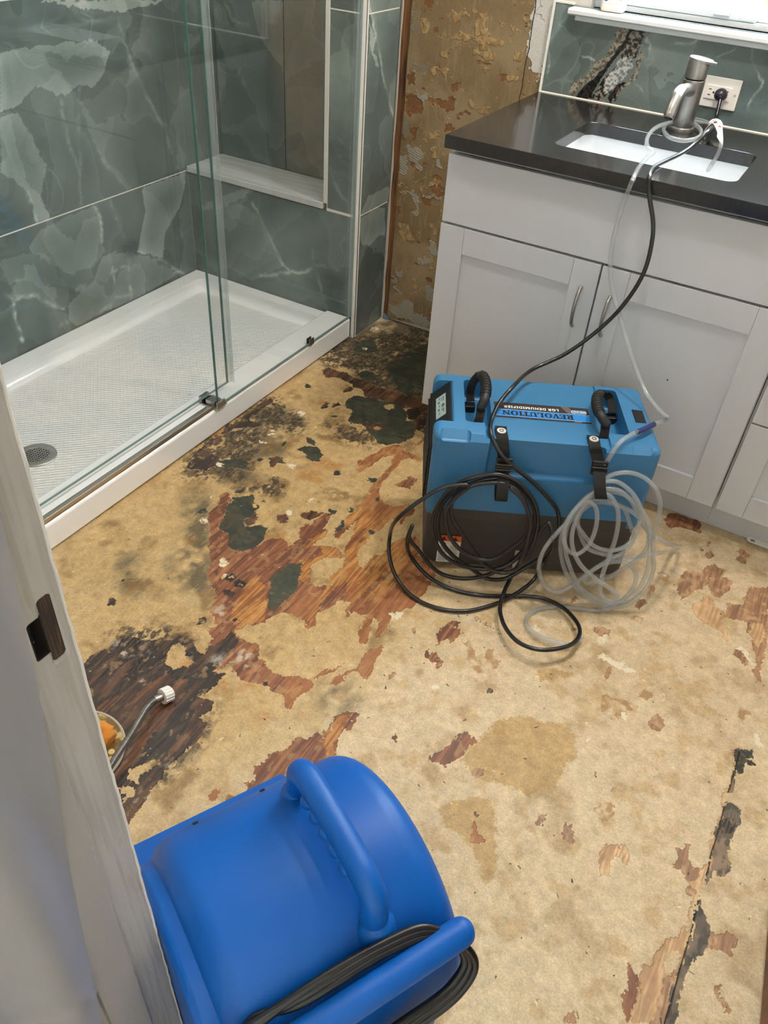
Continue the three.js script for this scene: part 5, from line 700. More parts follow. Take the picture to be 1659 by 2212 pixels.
    mesh('hose_strap', ribbon(path, 0.027, 0.0022), webbing, dehum);
    const k = path[1]; mesh('snap', new THREE.CylinderGeometry(0.0105, 0.011, 0.002, 24).translate(k[0], k[1] + 0.0024, k[2]), snap, dehum).add(shade(Object.assign(new THREE.Mesh(new THREE.TorusGeometry(0.0045, 0.0009, 6, 20).rotateX(Math.PI / 2).translate(k[0], k[1] + 0.0036, k[2]), blackPlastic), { name: 'snap_ring' })));
    const c = new THREE.CatmullRomCurve3(path.map(v3), false, 'centripetal').getPoint(bx ? 0.43 : 0.52);
    const b = mesh('buckle', csg(span(-0.0185, 0.0185, -0.017, 0.017, -0.003, 0.005, 0.002), span(-0.0145, 0.0145, 0.003, 0.012, -0.02, 0.02)).rotateX(-0.25).translate(c.x, c.y, c.z + 0.004), blackPlastic, dehum);
    mesh('buckle_bar', [rod([-0.0175, 0.001, 0.006], [0.0175, 0.001, 0.006], 0.0028, 0.0028, 10), rod([-0.0175, -0.012, 0.006], [0.0175, -0.012, 0.006], 0.0028, 0.0028, 10)].map((q) => q.rotateX(-0.25).translate(c.x, c.y, c.z + 0.004)), blackPlastic, b);
  }
  // warning sticker on the lower shell
  mesh('warning_sticker', new THREE.PlaneGeometry(0.057, 0.09).translate(0.0715, 0.0685, 0.0022), std(0xffffff, 0.5, { map: canvasMap(256, 400, (c, w, h) => { c.fillStyle = '#e9e6e0'; c.fillRect(0, 0, w, h); c.fillStyle = '#dd5a1e'; c.fillRect(0, 0, w, 84); c.fillStyle = '#1c1a18'; for (const x of [56, 186]) { c.beginPath(); c.moveTo(x, 14); c.lineTo(x + 34, 72); c.lineTo(x - 34, 72); c.fill(); } c.fillRect(36, 110, 50, 40); c.fillRect(160, 104, 60, 30); c.fillStyle = '#55524e'; for (let i = 0; i < 14; i++) { c.fillRect(14, 166 + i * 16, 100 - (i % 4) * 8, 6); c.fillRect(138, 150 + i * 17, 100 - (i % 3) * 12, 6); } }) }), dehum);
  mesh('rating_plate', new THREE.PlaneGeometry(0.022, 0.06).translate(0.25, 0.052, 0.0022), std(0xb9b6b0, 0.4), dehum);
  mesh('outlet_plate', new RoundedBoxGeometry(0.026, 0.003, 0.054, 2, 0.001).rotateZ(-0.06).translate(0.492, 0.4125, -0.142), blackPlastic, dehum);
}
// ---------- power cord and drain hose ----------
{
  const cord = thing('power_cord', 'black power cord running from the wall outlet down to the coiled bundle on the dehumidifier', 'power cord');
  const path = [[-.385,.958,-2.5],[-.381,.941,-2.485],[-.376,.917,-2.46],[-.354,.93,-2.25],[-.37,.905,-2.215],[-.385,.893,-2.156],[-.399,.891,-2.081],[-.408,.891,-2],[-.393,.891,-1.91],[-.388,.87,-1.909],[-.379,.851,-1.905],[-.357,.805,-1.9],[-.347,.767,-1.895],[-.344,.693,-1.885],[-.368,.61,-1.87],[-.409,.538,-1.85],[-.464,.474,-1.81],[-.518,.444,-1.74],[-.522,.45,-1.63],[-.53,.43,-1.574],[-.524,.413,-1.52],[-.503,.412,-1.467],[-.487,.399,-1.456],[-.46,.375,-1.45],[-.432,.35,-1.46],[-.387,.315,-1.479],[-.344,.271,-1.497],[-.318,.238,-1.506]].concat(
    [[-.302,.203,-1.492],[-.304,.167,-1.478],[-.32,.123,-1.463],[-.349,.086,-1.444],[-.382,.059,-1.409],[-.422,.045,-1.4],[-.464,.07,-1.384],[-.51,.105,-1.365],[-.546,.146,-1.359],[-.56,.191,-1.362],[-.557,.241,-1.375],[-.534,.279,-1.394],[-.496,.307,-1.416],[-.457,.32,-1.437],[-.419,.313,-1.451],[-.385,.281,-1.463],[-.361,.238,-1.468],[-.351,.191,-1.46],[-.355,.151,-1.446],[-.373,.112,-1.427],[-.404,.084,-1.406],[-.444,.076,-1.389],[-.49,.082,-1.368],[-.53,.112,-1.349],[-.56,.159,-1.347],[-.57,.204,-1.352],[-.561,.254,-1.367],[-.538,.296,-1.389],[-.497,.323,-1.413],[-.457,.334,-1.433],[-.416,.321,-1.45],[-.371,.278,-1.462],[-.352,.234,-1.467],[-.344,.188,-1.455],[-.349,.128,-1.437],[-.365,.09,-1.418],[-.393,.077,-1.405],[-.424,.088,-1.391],[-.463,.127,-1.383],[-.501,.18,-1.373],[-.529,.222,-1.368],[-.535,.261,-1.374],[-.513,.294,-1.393],[-.479,.311,-1.414],[-.437,.315,-1.433],[-.396,.293,-1.445],[-.372,.254,-1.445],[-.363,.194,-1.434],[-.385,.153,-1.417],[-.422,.114,-1.395],[-.463,.114,-1.378],[-.504,.144,-1.361],[-.53,.191,-1.353],[-.541,.235,-1.358],[-.527,.275,-1.373],[-.505,.307,-1.389]],
    [[-.553,.302,-1.359],[-.593,.267,-1.327],[-.631,.217,-1.296],[-.679,.09,-1.352],[-.665,.05,-1.331],[-.627,.02,-1.302],[-.565,.006,-1.277],[-.5,.006,-1.275],[-.437,.006,-1.302],[-.388,.006,-1.357],[-.353,.01,-1.419],[-.328,.03,-1.471],[-.324,.05,-1.53],[-.301,.184,-1.462],[-.324,.227,-1.467],[-.348,.166,-1.454],[-.399,.08,-1.411],[-.467,.036,-1.381],[-.533,.038,-1.358],[-.589,.098,-1.34],[-.614,.141,-1.327],[-.611,.174,-1.334],[-.615,.137,-1.321],[-.613,.05,-1.355],[-.559,.02,-1.348],[-.495,.006,-1.354],[-.422,.006,-1.376],[-.353,.006,-1.42],[-.29,.01,-1.448],[-.234,.016,-1.441],[-.181,.026,-1.399],[-.165,.034,-1.36],[-.17,.038,-1.319],[-.196,.04,-1.283],[-.232,.04,-1.258],[-.277,.036,-1.258],[-.323,.03,-1.289],[-.356,.03,-1.333],[-.369,.034,-1.375],[-.374,.05,-1.436],[-.354,.138,-1.417],[-.354,.189,-1.429],[-.361,.245,-1.436],[-.387,.29,-1.434],[-.418,.313,-1.429]]);
  mesh('cable', tube(path, 0.0051, 1100, 10), phys(0x17171a, 0.32, { clearcoat: 0.25 }), cord);
  const P = path[0]; mesh('plug', [new THREE.SphereGeometry(0.0165, 20, 14).scale(1.05, 0.95, 1.2).translate(P[0] - 0.004, P[1] + 0.008, -2.513), rod([P[0] - 0.003, P[1] + 0.006, -2.508], [P[0], P[1], P[2] + 0.004], 0.011, 0.0065)], phys(0x2b2433, 0.35), cord);
  const wrapTag = [[-.372,.893,-2.337],[-.371,.906,-2.34],[-.364,.933,-2.322],[-.355,.94,-2.328],[-.34,.93,-2.32],[-.332,.912,-2.324],[-.327,.9,-2.312]], along = [path[5][0] - path[2][0], path[5][1] - path[2][1], path[5][2] - path[2][2]];
  const tg = mesh('warning_tag', ribbon(wrapTag, 0.045, 0.0008, along), std(0xeeecef, 0.5), cord);
  mesh('tag_band', ribbon(wrapTag.slice(1, 5).map(([x, y, z]) => [x, y + 0.0007, z + 0.0007]), 0.02, 0.0007, along), std(0xcf3a28, 0.5), tg);
}
{
  const hose = thing('drain_hose', 'clear vinyl drain hose running from the sink to a loose coil strapped on the dehumidifier', 'hose');
  const vinylHose = phys(0xe6e9ea, 0.12, { transmission: 0.8, thickness: 0, ior: 1.42 });
  const run = [[-.345,.8,-2.344],[-.331,.84,-2.314],[-.321,.875,-2.309],[-.325,.9,-2.319],[-.354,.91,-2.395],[-.406,.905,-2.469],[-.448,.9,-2.494],[-.477,.896,-2.475],[-.486,.894,-2.401],[-.474,.893,-2.333],[-.442,.893,-2.283],[-.406,.896,-2.269],[-.385,.899,-2.296],[-.384,.901,-2.354],[-.411,.902,-2.418],[-.445,.904,-2.437],[-.468,.905,-2.397],[-.49,.903,-2.337],[-.492,.9,-2.257],[-.48,.896,-2.189],[-.458,.894,-2.135],[-.442,.893,-2.114],[-.443,.891,-2.07],[-.436,.891,-1.975],[-.419,.891,-1.869],[-.432,.856,-1.91],[-.436,.807,-1.905],[-.436,.748,-1.9],[-.429,.695,-1.895],[-.405,.636,-1.885],[-.37,.585,-1.87],[-.33,.532,-1.85],[-.285,.484,-1.82],[-.236,.45,-1.78],[-.188,.44,-1.74],[-.171,.445,-1.72],[-.178,.425,-1.736],[-.194,.428,-1.7],[-.206,.43,-1.664],[-.224,.43,-1.626],[-.238,.425,-1.587],[-.245,.401,-1.569],[-.251,.37,-1.561],[-.251,.344,-1.55]].concat(
    [[-.251,.32,-1.535],[-.236,.35,-1.551],[-.205,.366,-1.567],[-.169,.358,-1.586],[-.134,.336,-1.592],[-.112,.3,-1.593],[-.104,.263,-1.587],[-.101,.219,-1.578],[-.087,.168,-1.577],[-.074,.127,-1.574],[-.073,.079,-1.558],[-.09,.037,-1.54],[-.12,.014,-1.52],[-.171,.022,-1.497],[-.215,.051,-1.481],[-.252,.095,-1.473],[-.281,.157,-1.474],[-.291,.215,-1.483],[-.279,.266,-1.499],[-.259,.305,-1.522],[-.228,.318,-1.538],[-.188,.314,-1.557],[-.148,.287,-1.566],[-.118,.248,-1.568],[-.097,.187,-1.566],[-.084,.116,-1.553],[-.094,.06,-1.535],[-.126,.033,-1.51],[-.168,.036,-1.493],[-.213,.067,-1.478],[-.249,.122,-1.471],[-.274,.18,-1.47],[-.281,.233,-1.479],[-.268,.277,-1.497],[-.252,.316,-1.518],[-.24,.341,-1.536],[-.214,.347,-1.548],[-.176,.326,-1.558],[-.147,.291,-1.56],[-.137,.251,-1.552],[-.142,.204,-1.538],[-.167,.181,-1.52],[-.207,.184,-1.501],[-.243,.215,-1.491],[-.265,.247,-1.486],[-.264,.283,-1.493],[-.253,.305,-1.498],[-.234,.291,-1.501],[-.221,.247,-1.494],[-.223,.2,-1.478],[-.241,.173,-1.463],[-.263,.184,-1.455],[-.28,.218,-1.458],[-.281,.262,-1.474],[-.263,.304,-1.499],[-.241,.327,-1.524],[-.204,.33,-1.543],[-.172,.306,-1.555],[-.143,.267,-1.561],[-.114,.228,-1.571],[-.075,.201,-1.591],[-.044,.02,-1.828],[-.055,.012,-1.82],[-.084,.151,-1.601],[-.127,.136,-1.577],[-.18,.143,-1.539],[-.226,.161,-1.513],[-.254,.202,-1.504],[-.266,.24,-1.502],[-.262,.281,-1.512],[-.245,.311,-1.523],[-.22,.32,-1.527],[-.195,.295,-1.53],[-.181,.258,-1.527],[-.174,.206,-1.517],[-.174,.158,-1.503],[-.172,.109,-1.489],[-.162,.069,-1.482],[-.141,.056,-1.484],[-.123,.063,-1.489],[-.125,.081,-1.489],[-.15,.099,-1.481],[-.189,.123,-1.468],[-.227,.153,-1.46],[-.254,.192,-1.461],[-.265,.227,-1.469],[-.265,.274,-1.49],[-.251,.301,-1.512],[-.223,.293,-1.542],[-.183,.273,-1.562],[-.157,.231,-1.566],[-.14,.197,-1.566],[-.15,.161,-1.55],[-.181,.131,-1.525],[-.206,.094,-1.499],[-.207,.076,-1.491],[-.174,.082,-1.514],[-.138,.111,-1.552],[-.11,.152,-1.575],[-.107,.189,-1.586],[-.127,.231,-1.587],[-.164,.265,-1.572],[-.21,.286,-1.546],[-.246,.287,-1.521],[-.276,.248,-1.491],[-.299,.21,-1.462],[-.314,.158,-1.437],[-.309,.114,-1.426],[-.285,.07,-1.43],[-.258,.052,-1.444],[-.236,.064,-1.466],[-.214,.094,-1.486],[-.185,.129,-1.514],[-.142,.141,-1.539],[-.109,.119,-1.547],[-.1,.084,-1.54],[-.114,.04,-1.521],[-.152,.006,-1.493],[-.208,.006,-1.466],[-.252,.006,-1.441],[-.287,.006,-1.406],[-.297,.007,-1.37],[-.283,.01,-1.34],[-.242,.014,-1.322],[-.187,.016,-1.331],[-.164,.016,-1.349],[-.161,.015,-1.375]]);
  mesh('tubing', tube(run, 0.0054, 1500, 10), vinylHose, hose);
  mesh('hose_connector', tube([[-.194,.428,-1.7],[-.206,.43,-1.664],[-.215,.43,-1.644]], 0.0066, 12, 14), phys(0x2c3566, 0.35), hose);
}
// ---------- air mover ----------
{
  const blue = phys(0x0056aa, 0.46, { specularIntensity: 0.7, bumpMap: grain, bumpScale: 0.00025 });
  const A = [0.469, -0.883], B = [0.883, 0.469], a0 = 0.215, b0 = -0.465;
  const fan = thing('air_mover', 'bright blue moulded air mover with top carry handle and cord-wrap bar', 'air mover', [A[0] * a0 + B[0] * b0, 0, A[1] * a0 + B[1] * b0], Math.atan2(0.883, 0.469));
  // section across the drum: (z towards the viewer, y)
  const prof = (r, cy) => { const p = []; for (let i = 0; i <= 56; i++) { const t = (-50 + (280 * i) / 56) * Math.PI / 180; p.push([Math.cos(t) * r, cy + Math.sin(t) * r]); } p.push([-0.175, 0.1], [-0.17, 0.03], [-0.15, 0.012], [0.1, 0.012]); return p; };
  const drum = (r, cy, x0, x1, bev) => new THREE.ExtrudeGeometry(shapeOf(prof(r, cy).map(([z, y]) => [-z, y])), { depth: x1 - x0 - 2 * bev, bevelEnabled: true, bevelSize: bev, bevelThickness: bev, bevelOffset: -bev, bevelSegments: 8, curveSegments: 8 }).rotateY(Math.PI / 2).translate(x0 + bev, 0, 0);
  const soften = (g) => { for (const k of ['uv', 'normal']) g.deleteAttribute(k); return toCreasedNormals(mergeVertices(g, 1e-4), 0.9); };
  let body = drum(0.192, 0.214, -0.15, 0.185, 0.042);
  mesh('housing', soften(body), blue, fan);
  mesh('side_flange', soften(drum(0.174, 0.208, -0.172, -0.12, 0.012)), blue, fan);
  mesh('intake_ring', new THREE.TorusGeometry(0.115, 0.012, 12, 48).rotateY(Math.PI / 2).translate(0.186, 0.2, 0), blue, fan);
  const gr = mesh('intake_guard', new THREE.TorusGeometry(0.1, 0.003, 8, 40).rotateY(Math.PI / 2).translate(0.188, 0.2, 0), std(0x1a1a1a, 0.5), fan);
  for (const r of [0.03, 0.055, 0.08]) mesh('guard_wire', new THREE.TorusGeometry(r, 0.002, 8, 36).rotateY(Math.PI / 2).translate(0.188, 0.2, 0), gr.material, gr);
  const sn = shapeOf([[0.02, 0.012], [0.29, 0.012], [0.29, 0.11], [0.1, 0.14]]); // outlet snout on the far side
  mesh('outlet_snout', new THREE.ExtrudeGeometry(sn, { depth: 0.28, bevelEnabled: true, bevelSize: 0.012, bevelThickness: 0.012, bevelOffset: -0.012, bevelSegments: 3 }).rotateY(Math.PI / 2).translate(-0.16, 0, 0), blue, fan);
  mesh('carry_handle', tube([[0.066, 0.35, -0.1], [0.066, 0.4, -0.099], [0.066, 0.43, -0.096], [0.066, 0.445, -0.08], [0.066, 0.4495, -0.045], [0.066, 0.4495, 0.0], [0.066, 0.446, 0.05], [0.066, 0.44, 0.083], [0.066, 0.425, 0.101], [0.066, 0.395, 0.107], [0.066, 0.355, 0.109]], 0.0185, 70, 22), blue, fan);
  for (let i = 0; i < 5; i++) mesh('finger_rest', new THREE.SphereGeometry(0.0145, 16, 12).scale(0.8, 0.75, 0.85).translate(0.054, 0.436 + 0.004 * Math.sin((i / 4) * Math.PI), -0.048 + i * 0.026), blue, fan);
  for (const [z, y] of [[-0.1, 0.375], [0.113, 0.37]]) mesh('handle_foot', new THREE.SphereGeometry(0.03, 20, 14).scale(0.95, 1.1, 0.9).translate(0.066, y - 0.012, z), blue, fan);
  // cord-wrap bar on the near side
  mesh('cord_bar', tube([[-0.16, 0.352, 0.171], [0.0, 0.355, 0.172], [0.16, 0.355, 0.171]], 0.0195, 30, 24), blue, fan);
  for (const x of [-0.135, 0.118]) mesh('bar_post', rod([x, 0.3, 0.125], [x, 0.354, 0.171], 0.02, 0.017, 20), blue, fan);
  mesh('foot_lobe', new THREE.SphereGeometry(0.045, 24, 16).scale(1, 1.3, 0.8).translate(0.12, 0.09, 0.152), blue, fan);
  for (const x of [0.03, -0.075]) mesh('rivet', new THREE.CylinderGeometry(0.004, 0.004, 0.004, 14).rotateX(-0.9).translate(x, 0.335, -0.15), std(0x14161a, 0.5), fan);
  for (const [x, z] of [[-0.13, -0.12], [0.13, -0.12], [-0.13, 0.08], [0.13, 0.08]]) mesh('rubber_foot', new THREE.CylinderGeometry(0.02, 0.018, 0.0125, 18).translate(x, 0.0065, z), std(0x151515, 0.7), fan);
  const wrap = []; for (let k = 0; k < 5; k++) { const o = (k % 3) * 0.0165, dp = k > 2 ? 0.035 : 0; wrap.push([-0.15 + o, 0.362, 0.142 - o * 0.4], [-0.06, 0.376 - o * 0.2, 0.136 + o * 0.25], [0.06, 0.377 - o * 0.2, 0.138 + o * 0.3], [0.12, 0.371 - o * 0.2, 0.148 + o * 0.3], [0.15 + o * 0.25, 0.346, 0.175 + o * 0.3], [0.156 + o * 0.3, 0.32 - o * 0.2, 0.194 + o * 0.3], [0.13 + o * 0.2, 0.3 - o * 0.5, 0.203 + o * 0.3], [0.05, 0.291 - o - dp, 0.204 + o * 0.2], [-0.06, 0.292 - o - dp * 1.2, 0.204 + o * 0.2], [-0.14, 0.31 - o - dp * 0.5, 0.2 + o * 0.2], [-0.165, 0.335, 0.174]); }
  mesh('coiled_cord', tube(wrap, 0.0056, 700, 10), phys(0x141416, 0.35), fan);
}
// ---------- toilet flange, rag, supply line ----------
{
  const C = [-0.922, 0, -0.53], fl = thing('toilet_flange', 'old stained metal toilet flange ring set in the dark rotted floor', 'toilet flange', C);
  const rust = paint(256, 256, -0.1, 0.1, -0.1, 0.1, (x, y) => { const n = fbm(x * 60, y * 60, 3, 4); return [...mix3(mix3([196, 176, 118], [120, 92, 48], smooth(0.4, 0.62, n)), [222, 214, 196], smooth(0.55, 0.7, fbm(x * 40 + 3, y * 40, 5, 4))), n, 0.5]; });
  let g = new THREE.LatheGeometry([[0.05, 0.004], [0.052, 0.007], [0.088, 0.007], [0.0925, 0.005], [0.0935, 0.001], [0.05, 0.001], [0.05, 0.004]].map((p) => new THREE.Vector2(...p)), 64);
  mesh('flange_ring', planar(g, 0, -0.1, 0.1, 2, -0.1, 0.1), std(0xffffff, 0.45, { map: rust.map, metalness: 0.35, bumpMap: rust.bump, bumpScale: 0.002 }), fl);
  mesh('rim', new THREE.TorusGeometry(0.093, 0.0032, 10, 72).rotateX(Math.PI / 2).translate(0, 0.004, 0), std(0xb3ad9a, 0.45), fl);
  mesh('pipe_throat', new THREE.CylinderGeometry(0.05, 0.05, 0.004, 40, 1).translate(0, 0.003, 0), std(0x16120e, 0.9), fl);
  for (const a of [0.5, -0.6, 2.2]) mesh('bolt_slot', new THREE.CylinderGeometry(0.0065, 0.0065, 0.001, 18).translate(Math.cos(a) * 0.071, 0.0071, -Math.sin(a) * 0.071), std(0xd8c078, 0.5), fl);
  const wax = new THREE.TorusGeometry(0.062, 0.011, 10, 60, 2.2).rotateX(Math.PI / 2).rotateY(-0.35); { const p = wax.attributes.position; for (let i = 0; i < p.count; i++) { const n = fbm(p.getX(i) * 90, p.getZ(i) * 90, 7, 3) - 0.5; p.setY(i, p.getY(i) * 0.6 + 0.008 + n * 0.01); p.setX(i, p.getX(i) * (1 + n * 0.16)); p.setZ(i, p.getZ(i) * (1 + n * 0.16)); } wax.computeVertexNormals(); }
  mesh('wax_ring', wax, std(0xe3d9c0, 0.5), fl);
  const rag = new THREE.SphereGeometry(0.04, 60, 40); { const p = rag.attributes.position; for (let i = 0; i < p.count; i++) { const x = p.getX(i), y = p.getY(i), z = p.getZ(i), a = Math.atan2(z, x), n = fbm(x * 70 + 5, z * 70 + y * 60, 13, 3) - 0.5, f = 1 + 0.16 * Math.sin(a * 5 + y * 60) + 0.9 * n; p.setXYZ(i, x * f, Math.max(0.0072, 0.022 + y * 0.75 * (1 + 0.8 * n)), z * f); } rag.computeVertexNormals(); }
  const cloth = paint(128, 128, 0, 1, 0, 1, (u, v) => { const k = 0.9 + 0.1 * Math.sin(u * 400) * Math.sin(v * 400); return [236 * k, 152 * k, 58 * k, 0.5 + 0.4 * Math.sin(u * 400) * Math.sin(v * 400), 0.9]; });
  const r = mesh('cleaning_rag', rag.translate(C[0] + 0.012, 0, C[2] - 0.022), std(0xffffff, 0.9, { map: cloth.map, bumpMap: cloth.bump, bumpScale: 0.0006 })); tag(r, 'crumpled orange rag stuffed in the toilet flange opening', 'rag');
}
{
  const s = thing('supply_line', 'braided steel water supply line with a white plastic nut lying on the floor', 'supply hose');
  const pts = [[-.861,.018,-.713],[-.865,.022,-.698],[-.862,.028,-.671],[-.85,.034,-.636],[-.837,.038,-.597],[-.827,.04,-.559],[-.819,.04,-.527],[-.811,.036,-.494],[-.804,.026,-.46]];
  const braid = paint(1024, 64, 0, 1, 0, 1, (u, v) => { const a = Math.sin((u * 90 + v * 4) * Math.PI * 2), b = Math.sin((u * 90 - v * 4) * Math.PI * 2), k = 0.5 + 0.5 * Math.max(a, b); return [62 + 100 * k, 62 + 98 * k, 61 + 94 * k, k, 0.4]; });
  mesh('braided_hose', tube(pts, 0.0068, 120, 16), std(0xffffff, 0.4, { metalness: 0.9, map: braid.map, bumpMap: braid.bump, bumpScale: 0.0008 }), s);
  const n = v3(pts[0]), d = n.clone().sub(v3(pts[1])).normalize(), e = n.clone().addScaledVector(d, 0.02), m = n.clone().addScaledVector(d, -0.006);
  mesh('ferrule', rod(m.clone().addScaledVector(d, -0.012).toArray(), n.toArray(), 0.0082), std(0xb8b6b0, 0.3, { metalness: 1 }), s);
  mesh('coupling_nut', [rod(n.toArray(), e.toArray(), 0.0165, 0.0165, 24), rod(e.toArray(), e.clone().addScaledVector(d, 0.003).toArray(), 0.0165, 0.013, 24), ...[...Array(16).keys()].map((k) => { const a = (k / 16) * Math.PI * 2, u = new THREE.Vector3().crossVectors(d, new THREE.Vector3(0, 1, 0)).normalize(), w = new THREE.Vector3().crossVectors(u, d), o = u.multiplyScalar(Math.cos(a) * 0.0162).addScaledVector(w, Math.sin(a) * 0.0162); return rod(n.clone().add(o).toArray(), e.clone().add(o).toArray(), 0.0013, 0.0013, 6); })], phys(0xe9e4dc, 0.4), s);
}
{ // slotted strap by the toe kick
  const p = [[.117,.008,-1.994],[.215,.008,-1.992]], dx = p[1][0] - p[0][0], dz = p[1][2] - p[0][2], a = Math.atan2(-dz, dx);
  const g = extrude(roundRect(-0.009, 0.16, -0.008, 0.008, 0.0078), 0.0015, 0.0004, [roundRect(0.0, 0.013, -0.0035, 0.0035, 0.0034).reverse()]).rotateX(-Math.PI / 2 + 0.5).rotateY(a).translate(p[0][0], 0.0055, p[0][2]);
  tag(mesh('slotted_strap', g, std(0xe6e2da, 0.5)), 'white slotted metal strap lying against the toe kick', 'bracket');
}
// ---------- door jamb, open door, plastic sheet ----------
{
  const jm = thing('trim_3', 'worn white painted door jamb with an empty strike mortise', 'door jamb'); jm.userData.kind = 'structure';
  const worn = paint(128, 1024, -0.27, -0.13, 0, 2.05, (z, y) => { const n = fbm(z * 160, y * 26, 3, 4), st = fbm(z * 300, y * 9, 4, 3); let c = mix3([170, 165, 159], [154, 148, 140], smooth(0.45, 0.7, st) * 0.6); c = mix3(c, [160, 148, 132], smooth(0.68, 0.8, n) * 0.5); return [...c, 0.5 + 0.4 * (st - 0.5) - 0.3 * smooth(0.64, 0.76, n), 0.5]; });
  const jmat = std(0xffffff, 0.45, { map: worn.map, bumpMap: worn.bump, bumpScale: 0.0014 });
  let g = span(-0.4315, -0.41, 0.001, 2.05, -0.264, -0.139, 0.0025); g = csg(g, span(-0.413, -0.4, 0.906, 0.982, -0.2585, -0.2385, 0.006)); g = csg(g, span(-0.4285, -0.4, 0.924, 0.966, -0.2415, -0.2275, 0.003));
  { const p = g.attributes.position; g.setAttribute('uv', new THREE.Float32BufferAttribute(new Float32Array(p.count * 2), 2)); }
  mesh('jamb_board', planar(g, 2, -0.27, -0.13, 1, 0, 2.05), jmat, jm);
  const bare = paint(64, 128, 0, 1, 0, 1, (u, v) => { const n = fbm(u * 18, v * 4, 2, 3); return [...mix3([74, 52, 36], [40, 28, 20], smooth(0.35, 0.65, n)), n, 0.7]; });
  mesh('strike_mortise', planar(span(-0.4135, -0.4124, 0.9065, 0.9815, -0.258, -0.2418, 0.0005), 2, -0.257, -0.239, 1, 0.897, 0.986), std(0xffffff, 0.7, { map: bare.map, bumpMap: bare.bump, bumpScale: 0.002 }), jm);
  mesh('latch_hole', csg(span(-0.4288, -0.4102, 0.9242, 0.9658, -0.2413, -0.2277), span(-0.4278, -0.4, 0.9252, 0.9648, -0.2403, -0.2287)), std(0x1d1612, 0.9), jm);
  mesh('door_stop', span(-0.41, -0.4012, 0.001, 2.04, -0.2165, -0.168, 0.002), std(0x96918c, 0.5, { bumpMap: grain, bumpScale: 0.0003 }), jm);
  const R = rng(4), bead = []; for (let i = 0; i <= 160; i++) bead.push([-0.4095 + R() * 0.0008, 0.01 + (i / 160) * 1.0, -0.2172 - R() * 0.0018]); mesh('paint_ridge', tube(bead, 0.0011, 320, 6), std(0xe2ddd6, 0.6), jm);
  const ar = []; for (let i = 0; i <= 120; i++) ar.push([-0.4106 + (R() - 0.5) * 0.0012, 0.01 + (i / 120) * 1.6, -0.2634 + (R() - 0.5) * 0.0012]); mesh('chipped_arris', tube(ar, 0.0016, 260, 7), std(0xe0dbd5, 0.55, { bumpMap: grain, bumpScale: 0.0008 }), jm);
  const rj = thing('trim_4', 'white painted hinge-side door jamb and head', 'door jamb'); rj.userData.kind = 'structure';
  mesh('jamb_board', [span(0.431, 0.4545, 0.001, 2.05, -0.262, -0.139), span(-0.409, 0.4305, 2.028, 2.05, -0.262, -0.139)], paintWhite, rj);
}
{
  const P = [[0.343, -0.967], [0.36, -0.79]], d = [P[0][0] - P[1][0], P[0][1] - P[1][1]], L = Math.hypot(...d), u = [d[0] / L, d[1] / L], h = [P[1][0] - u[0] * 0.515, P[1][1] - u[1] * 0.515];
  const wood = paint(256, 512, 0, 0.75, 0, 2.03, (x, y) => { const n = fbm(x * 90, y * 4, 3, 4), r = vn(x * 40 + fbm(x * 4, y * 1.5, 5, 2) * 4, y * 1.2, 6); return [...mix3(mix3([112, 68, 46], [82, 48, 34], smooth(0.35, 0.7, n)), [128, 82, 54], smooth(0.6, 0.8, r) * 0.5), n, 0.5]; });
  const o = thing('door_1', 'brown wooden bathroom door standing open at the right', 'door', [h[0], 0.012, h[1]], Math.atan2(-u[1], u[0])); o.userData.kind = 'structure';
  mesh('door_leaf', planar(span(0, 0.745, 0, 2.015, 0, 0.035, 0.002), 0, 0, 0.75, 1, 0, 2.03), std(0xffffff, 0.45, { map: wood.map, bumpMap: wood.bump, bumpScale: 0.0004 }), o);
  mesh('knob', new THREE.LatheGeometry([[0.026, 0], [0.026, 0.004], [0.011, 0.008], [0.011, 0.03], [0.024, 0.04], [0.026, 0.055], [0.014, 0.066], [0, 0.067]].map((p) => new THREE.Vector2(...p)), 28).rotateX(-Math.PI / 2).translate(0.69, 0.93, -0.0003), nickel, o);
  for (const y of [0.2, 1.0, 1.8]) mesh('hinge', rod([-0.004, y - 0.045, 0.0175], [-0.004, y + 0.045, 0.0175], 0.006), nickel, o);
}
{ // plastic sheet hung in the doorway, gathered in soft folds
  const nu = 60, nv = 110, g = new THREE.PlaneGeometry(1, 1, nu, nv), p = g.attributes.position;
  for (let i = 0; i < p.count; i++) {
    const s = p.getX(i) + 0.5, t = p.getY(i) + 0.5, y = 0.03 + t * 2.0, z = Math.max(-0.252, -0.231 + (1.088 - y) * 0.107) + s * 0.5; const edge = 0.003 * Math.sin(y * 7 + 1);
    let x = -0.3905 + 0.008 * Math.sin(z * 34 + y * 1.3) * smooth(0, 0.12, s) + 0.005 * Math.sin(z * 71 - y * 2.4) + 0.05 * s * s - 0.005 * Math.exp(-s * 26);
    const cr = (y - 0.42) - (z + 0.19) * 1.1; x += 0.004 * Math.exp(-((cr / 0.006) ** 2)); // one sharp crease
    p.setXYZ(i, x, y, z + edge);
  }
  g.computeVertexNormals();
  tag(mesh('plastic_sheet', g, phys(0x8f8d90, 0.42, { transmission: 0.22, thickness: 0, side: THREE.DoubleSide })), 'milky plastic sheet hanging in soft folds at the left of the doorway', 'plastic sheet');
}
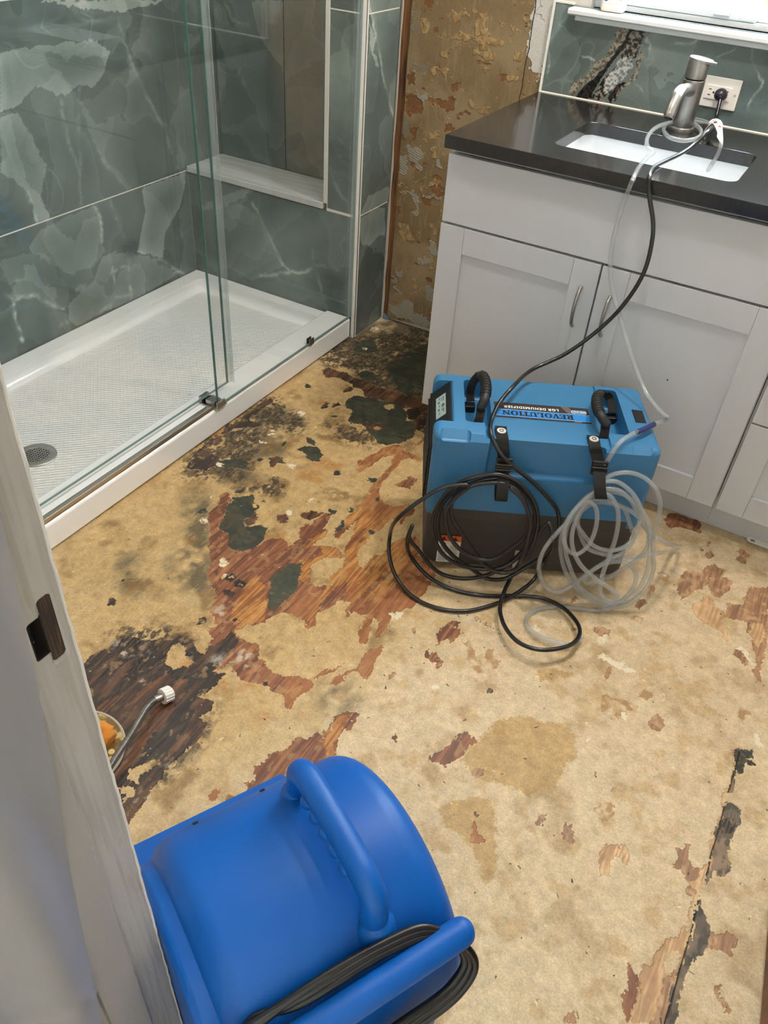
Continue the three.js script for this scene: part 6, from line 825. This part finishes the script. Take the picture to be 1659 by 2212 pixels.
// ---------- outside the window ----------
{
  structure(mesh('ground', span(-6, 6, -0.3, -0.2, -9, -2.7), std(0x6f7a4c, 0.95)), 'green garden ground outside the window', 'ground');
  const sh = thing('garden_shrub', 'leafy green shrub outside the bathroom window', 'shrub', [0.4, -0.2, -4.6]), R = rng(31);
  const stems = []; for (let i = 0; i < 9; i++) { const a = R() * 6.3; stems.push(rod([Math.cos(a) * 0.2, 0, Math.sin(a) * 0.2], [Math.cos(a) * 0.9, 1.4 + R() * 0.5, Math.sin(a) * 0.6], 0.02, 0.008, 6)); }
  mesh('stem', stems, std(0x5a4630, 0.9), sh);
  const leaf = extrude([[0, 0], [0.02, 0.03], [0.016, 0.07], [0, 0.1], [-0.016, 0.07], [-0.02, 0.03]], 0.001, 0), fo = new THREE.InstancedMesh(leaf, phys(0x5f8a3a, 0.6, { transmission: 0.3, thickness: 0 }), 2600), M = new THREE.Matrix4(), q = new THREE.Quaternion();
  for (let i = 0; i < 2600; i++) { const a = R() * 6.28, h = R(), r = Math.sqrt(R()) * (0.5 + 1.0 * Math.sin(h * Math.PI)); q.setFromEuler(new THREE.Euler(R() * 6, R() * 6, R() * 6)); M.compose(new THREE.Vector3(Math.cos(a) * r * 1.5, 0.2 + h * 1.9, Math.sin(a) * r * 0.8), q, new THREE.Vector3(1, 1, 1).multiplyScalar(0.7 + R() * 0.9)); fo.setMatrixAt(i, M); }
  fo.name = 'foliage'; fo.userData.kind = 'stuff'; sh.add(shade(fo));
}
// ---------- lamps ----------
function ceilingLamp({ at, size, color, nits }, label) {
  const o = thing('ceiling_light', label, 'ceiling light', [at[0], at[1], at[2]]);
  const pts = [[size * 0.5, 0.004], [size * 0.52, 0.001], [size * 0.66, -0.002], [size * 0.68, 0.0045]].map((p) => new THREE.Vector2(...p));
  mesh('trim_ring', new THREE.LatheGeometry(pts, 32), std(0xf4f4f2, 0.4, { side: THREE.DoubleSide }), o);
  mesh('diffuser', new THREE.CylinderGeometry(size * 0.5, size * 0.5, 0.002, 32).translate(0, 0.0035, 0), std(0xffffff, 0.6, { emissive: color, emissiveIntensity: 6 }), o);
  const l = new THREE.RectAreaLight(color, nits, size * 0.88, size * 0.88); l.position.set(at[0], at[1] - 0.004, at[2]); l.lookAt(at[0], 0, at[2]); scene.add(l);
}
ceilingLamp(LAMPS[0], 'round recessed ceiling light over the middle of the bathroom');
ceilingLamp(LAMPS[1], 'small round recessed ceiling light over the shower');
ceilingLamp(LAMPS[2], 'round recessed ceiling light over the vanity');
ceilingLamp(HALL_LAMP, 'round recessed ceiling light in the hall');
renderer.render(scene, camera);
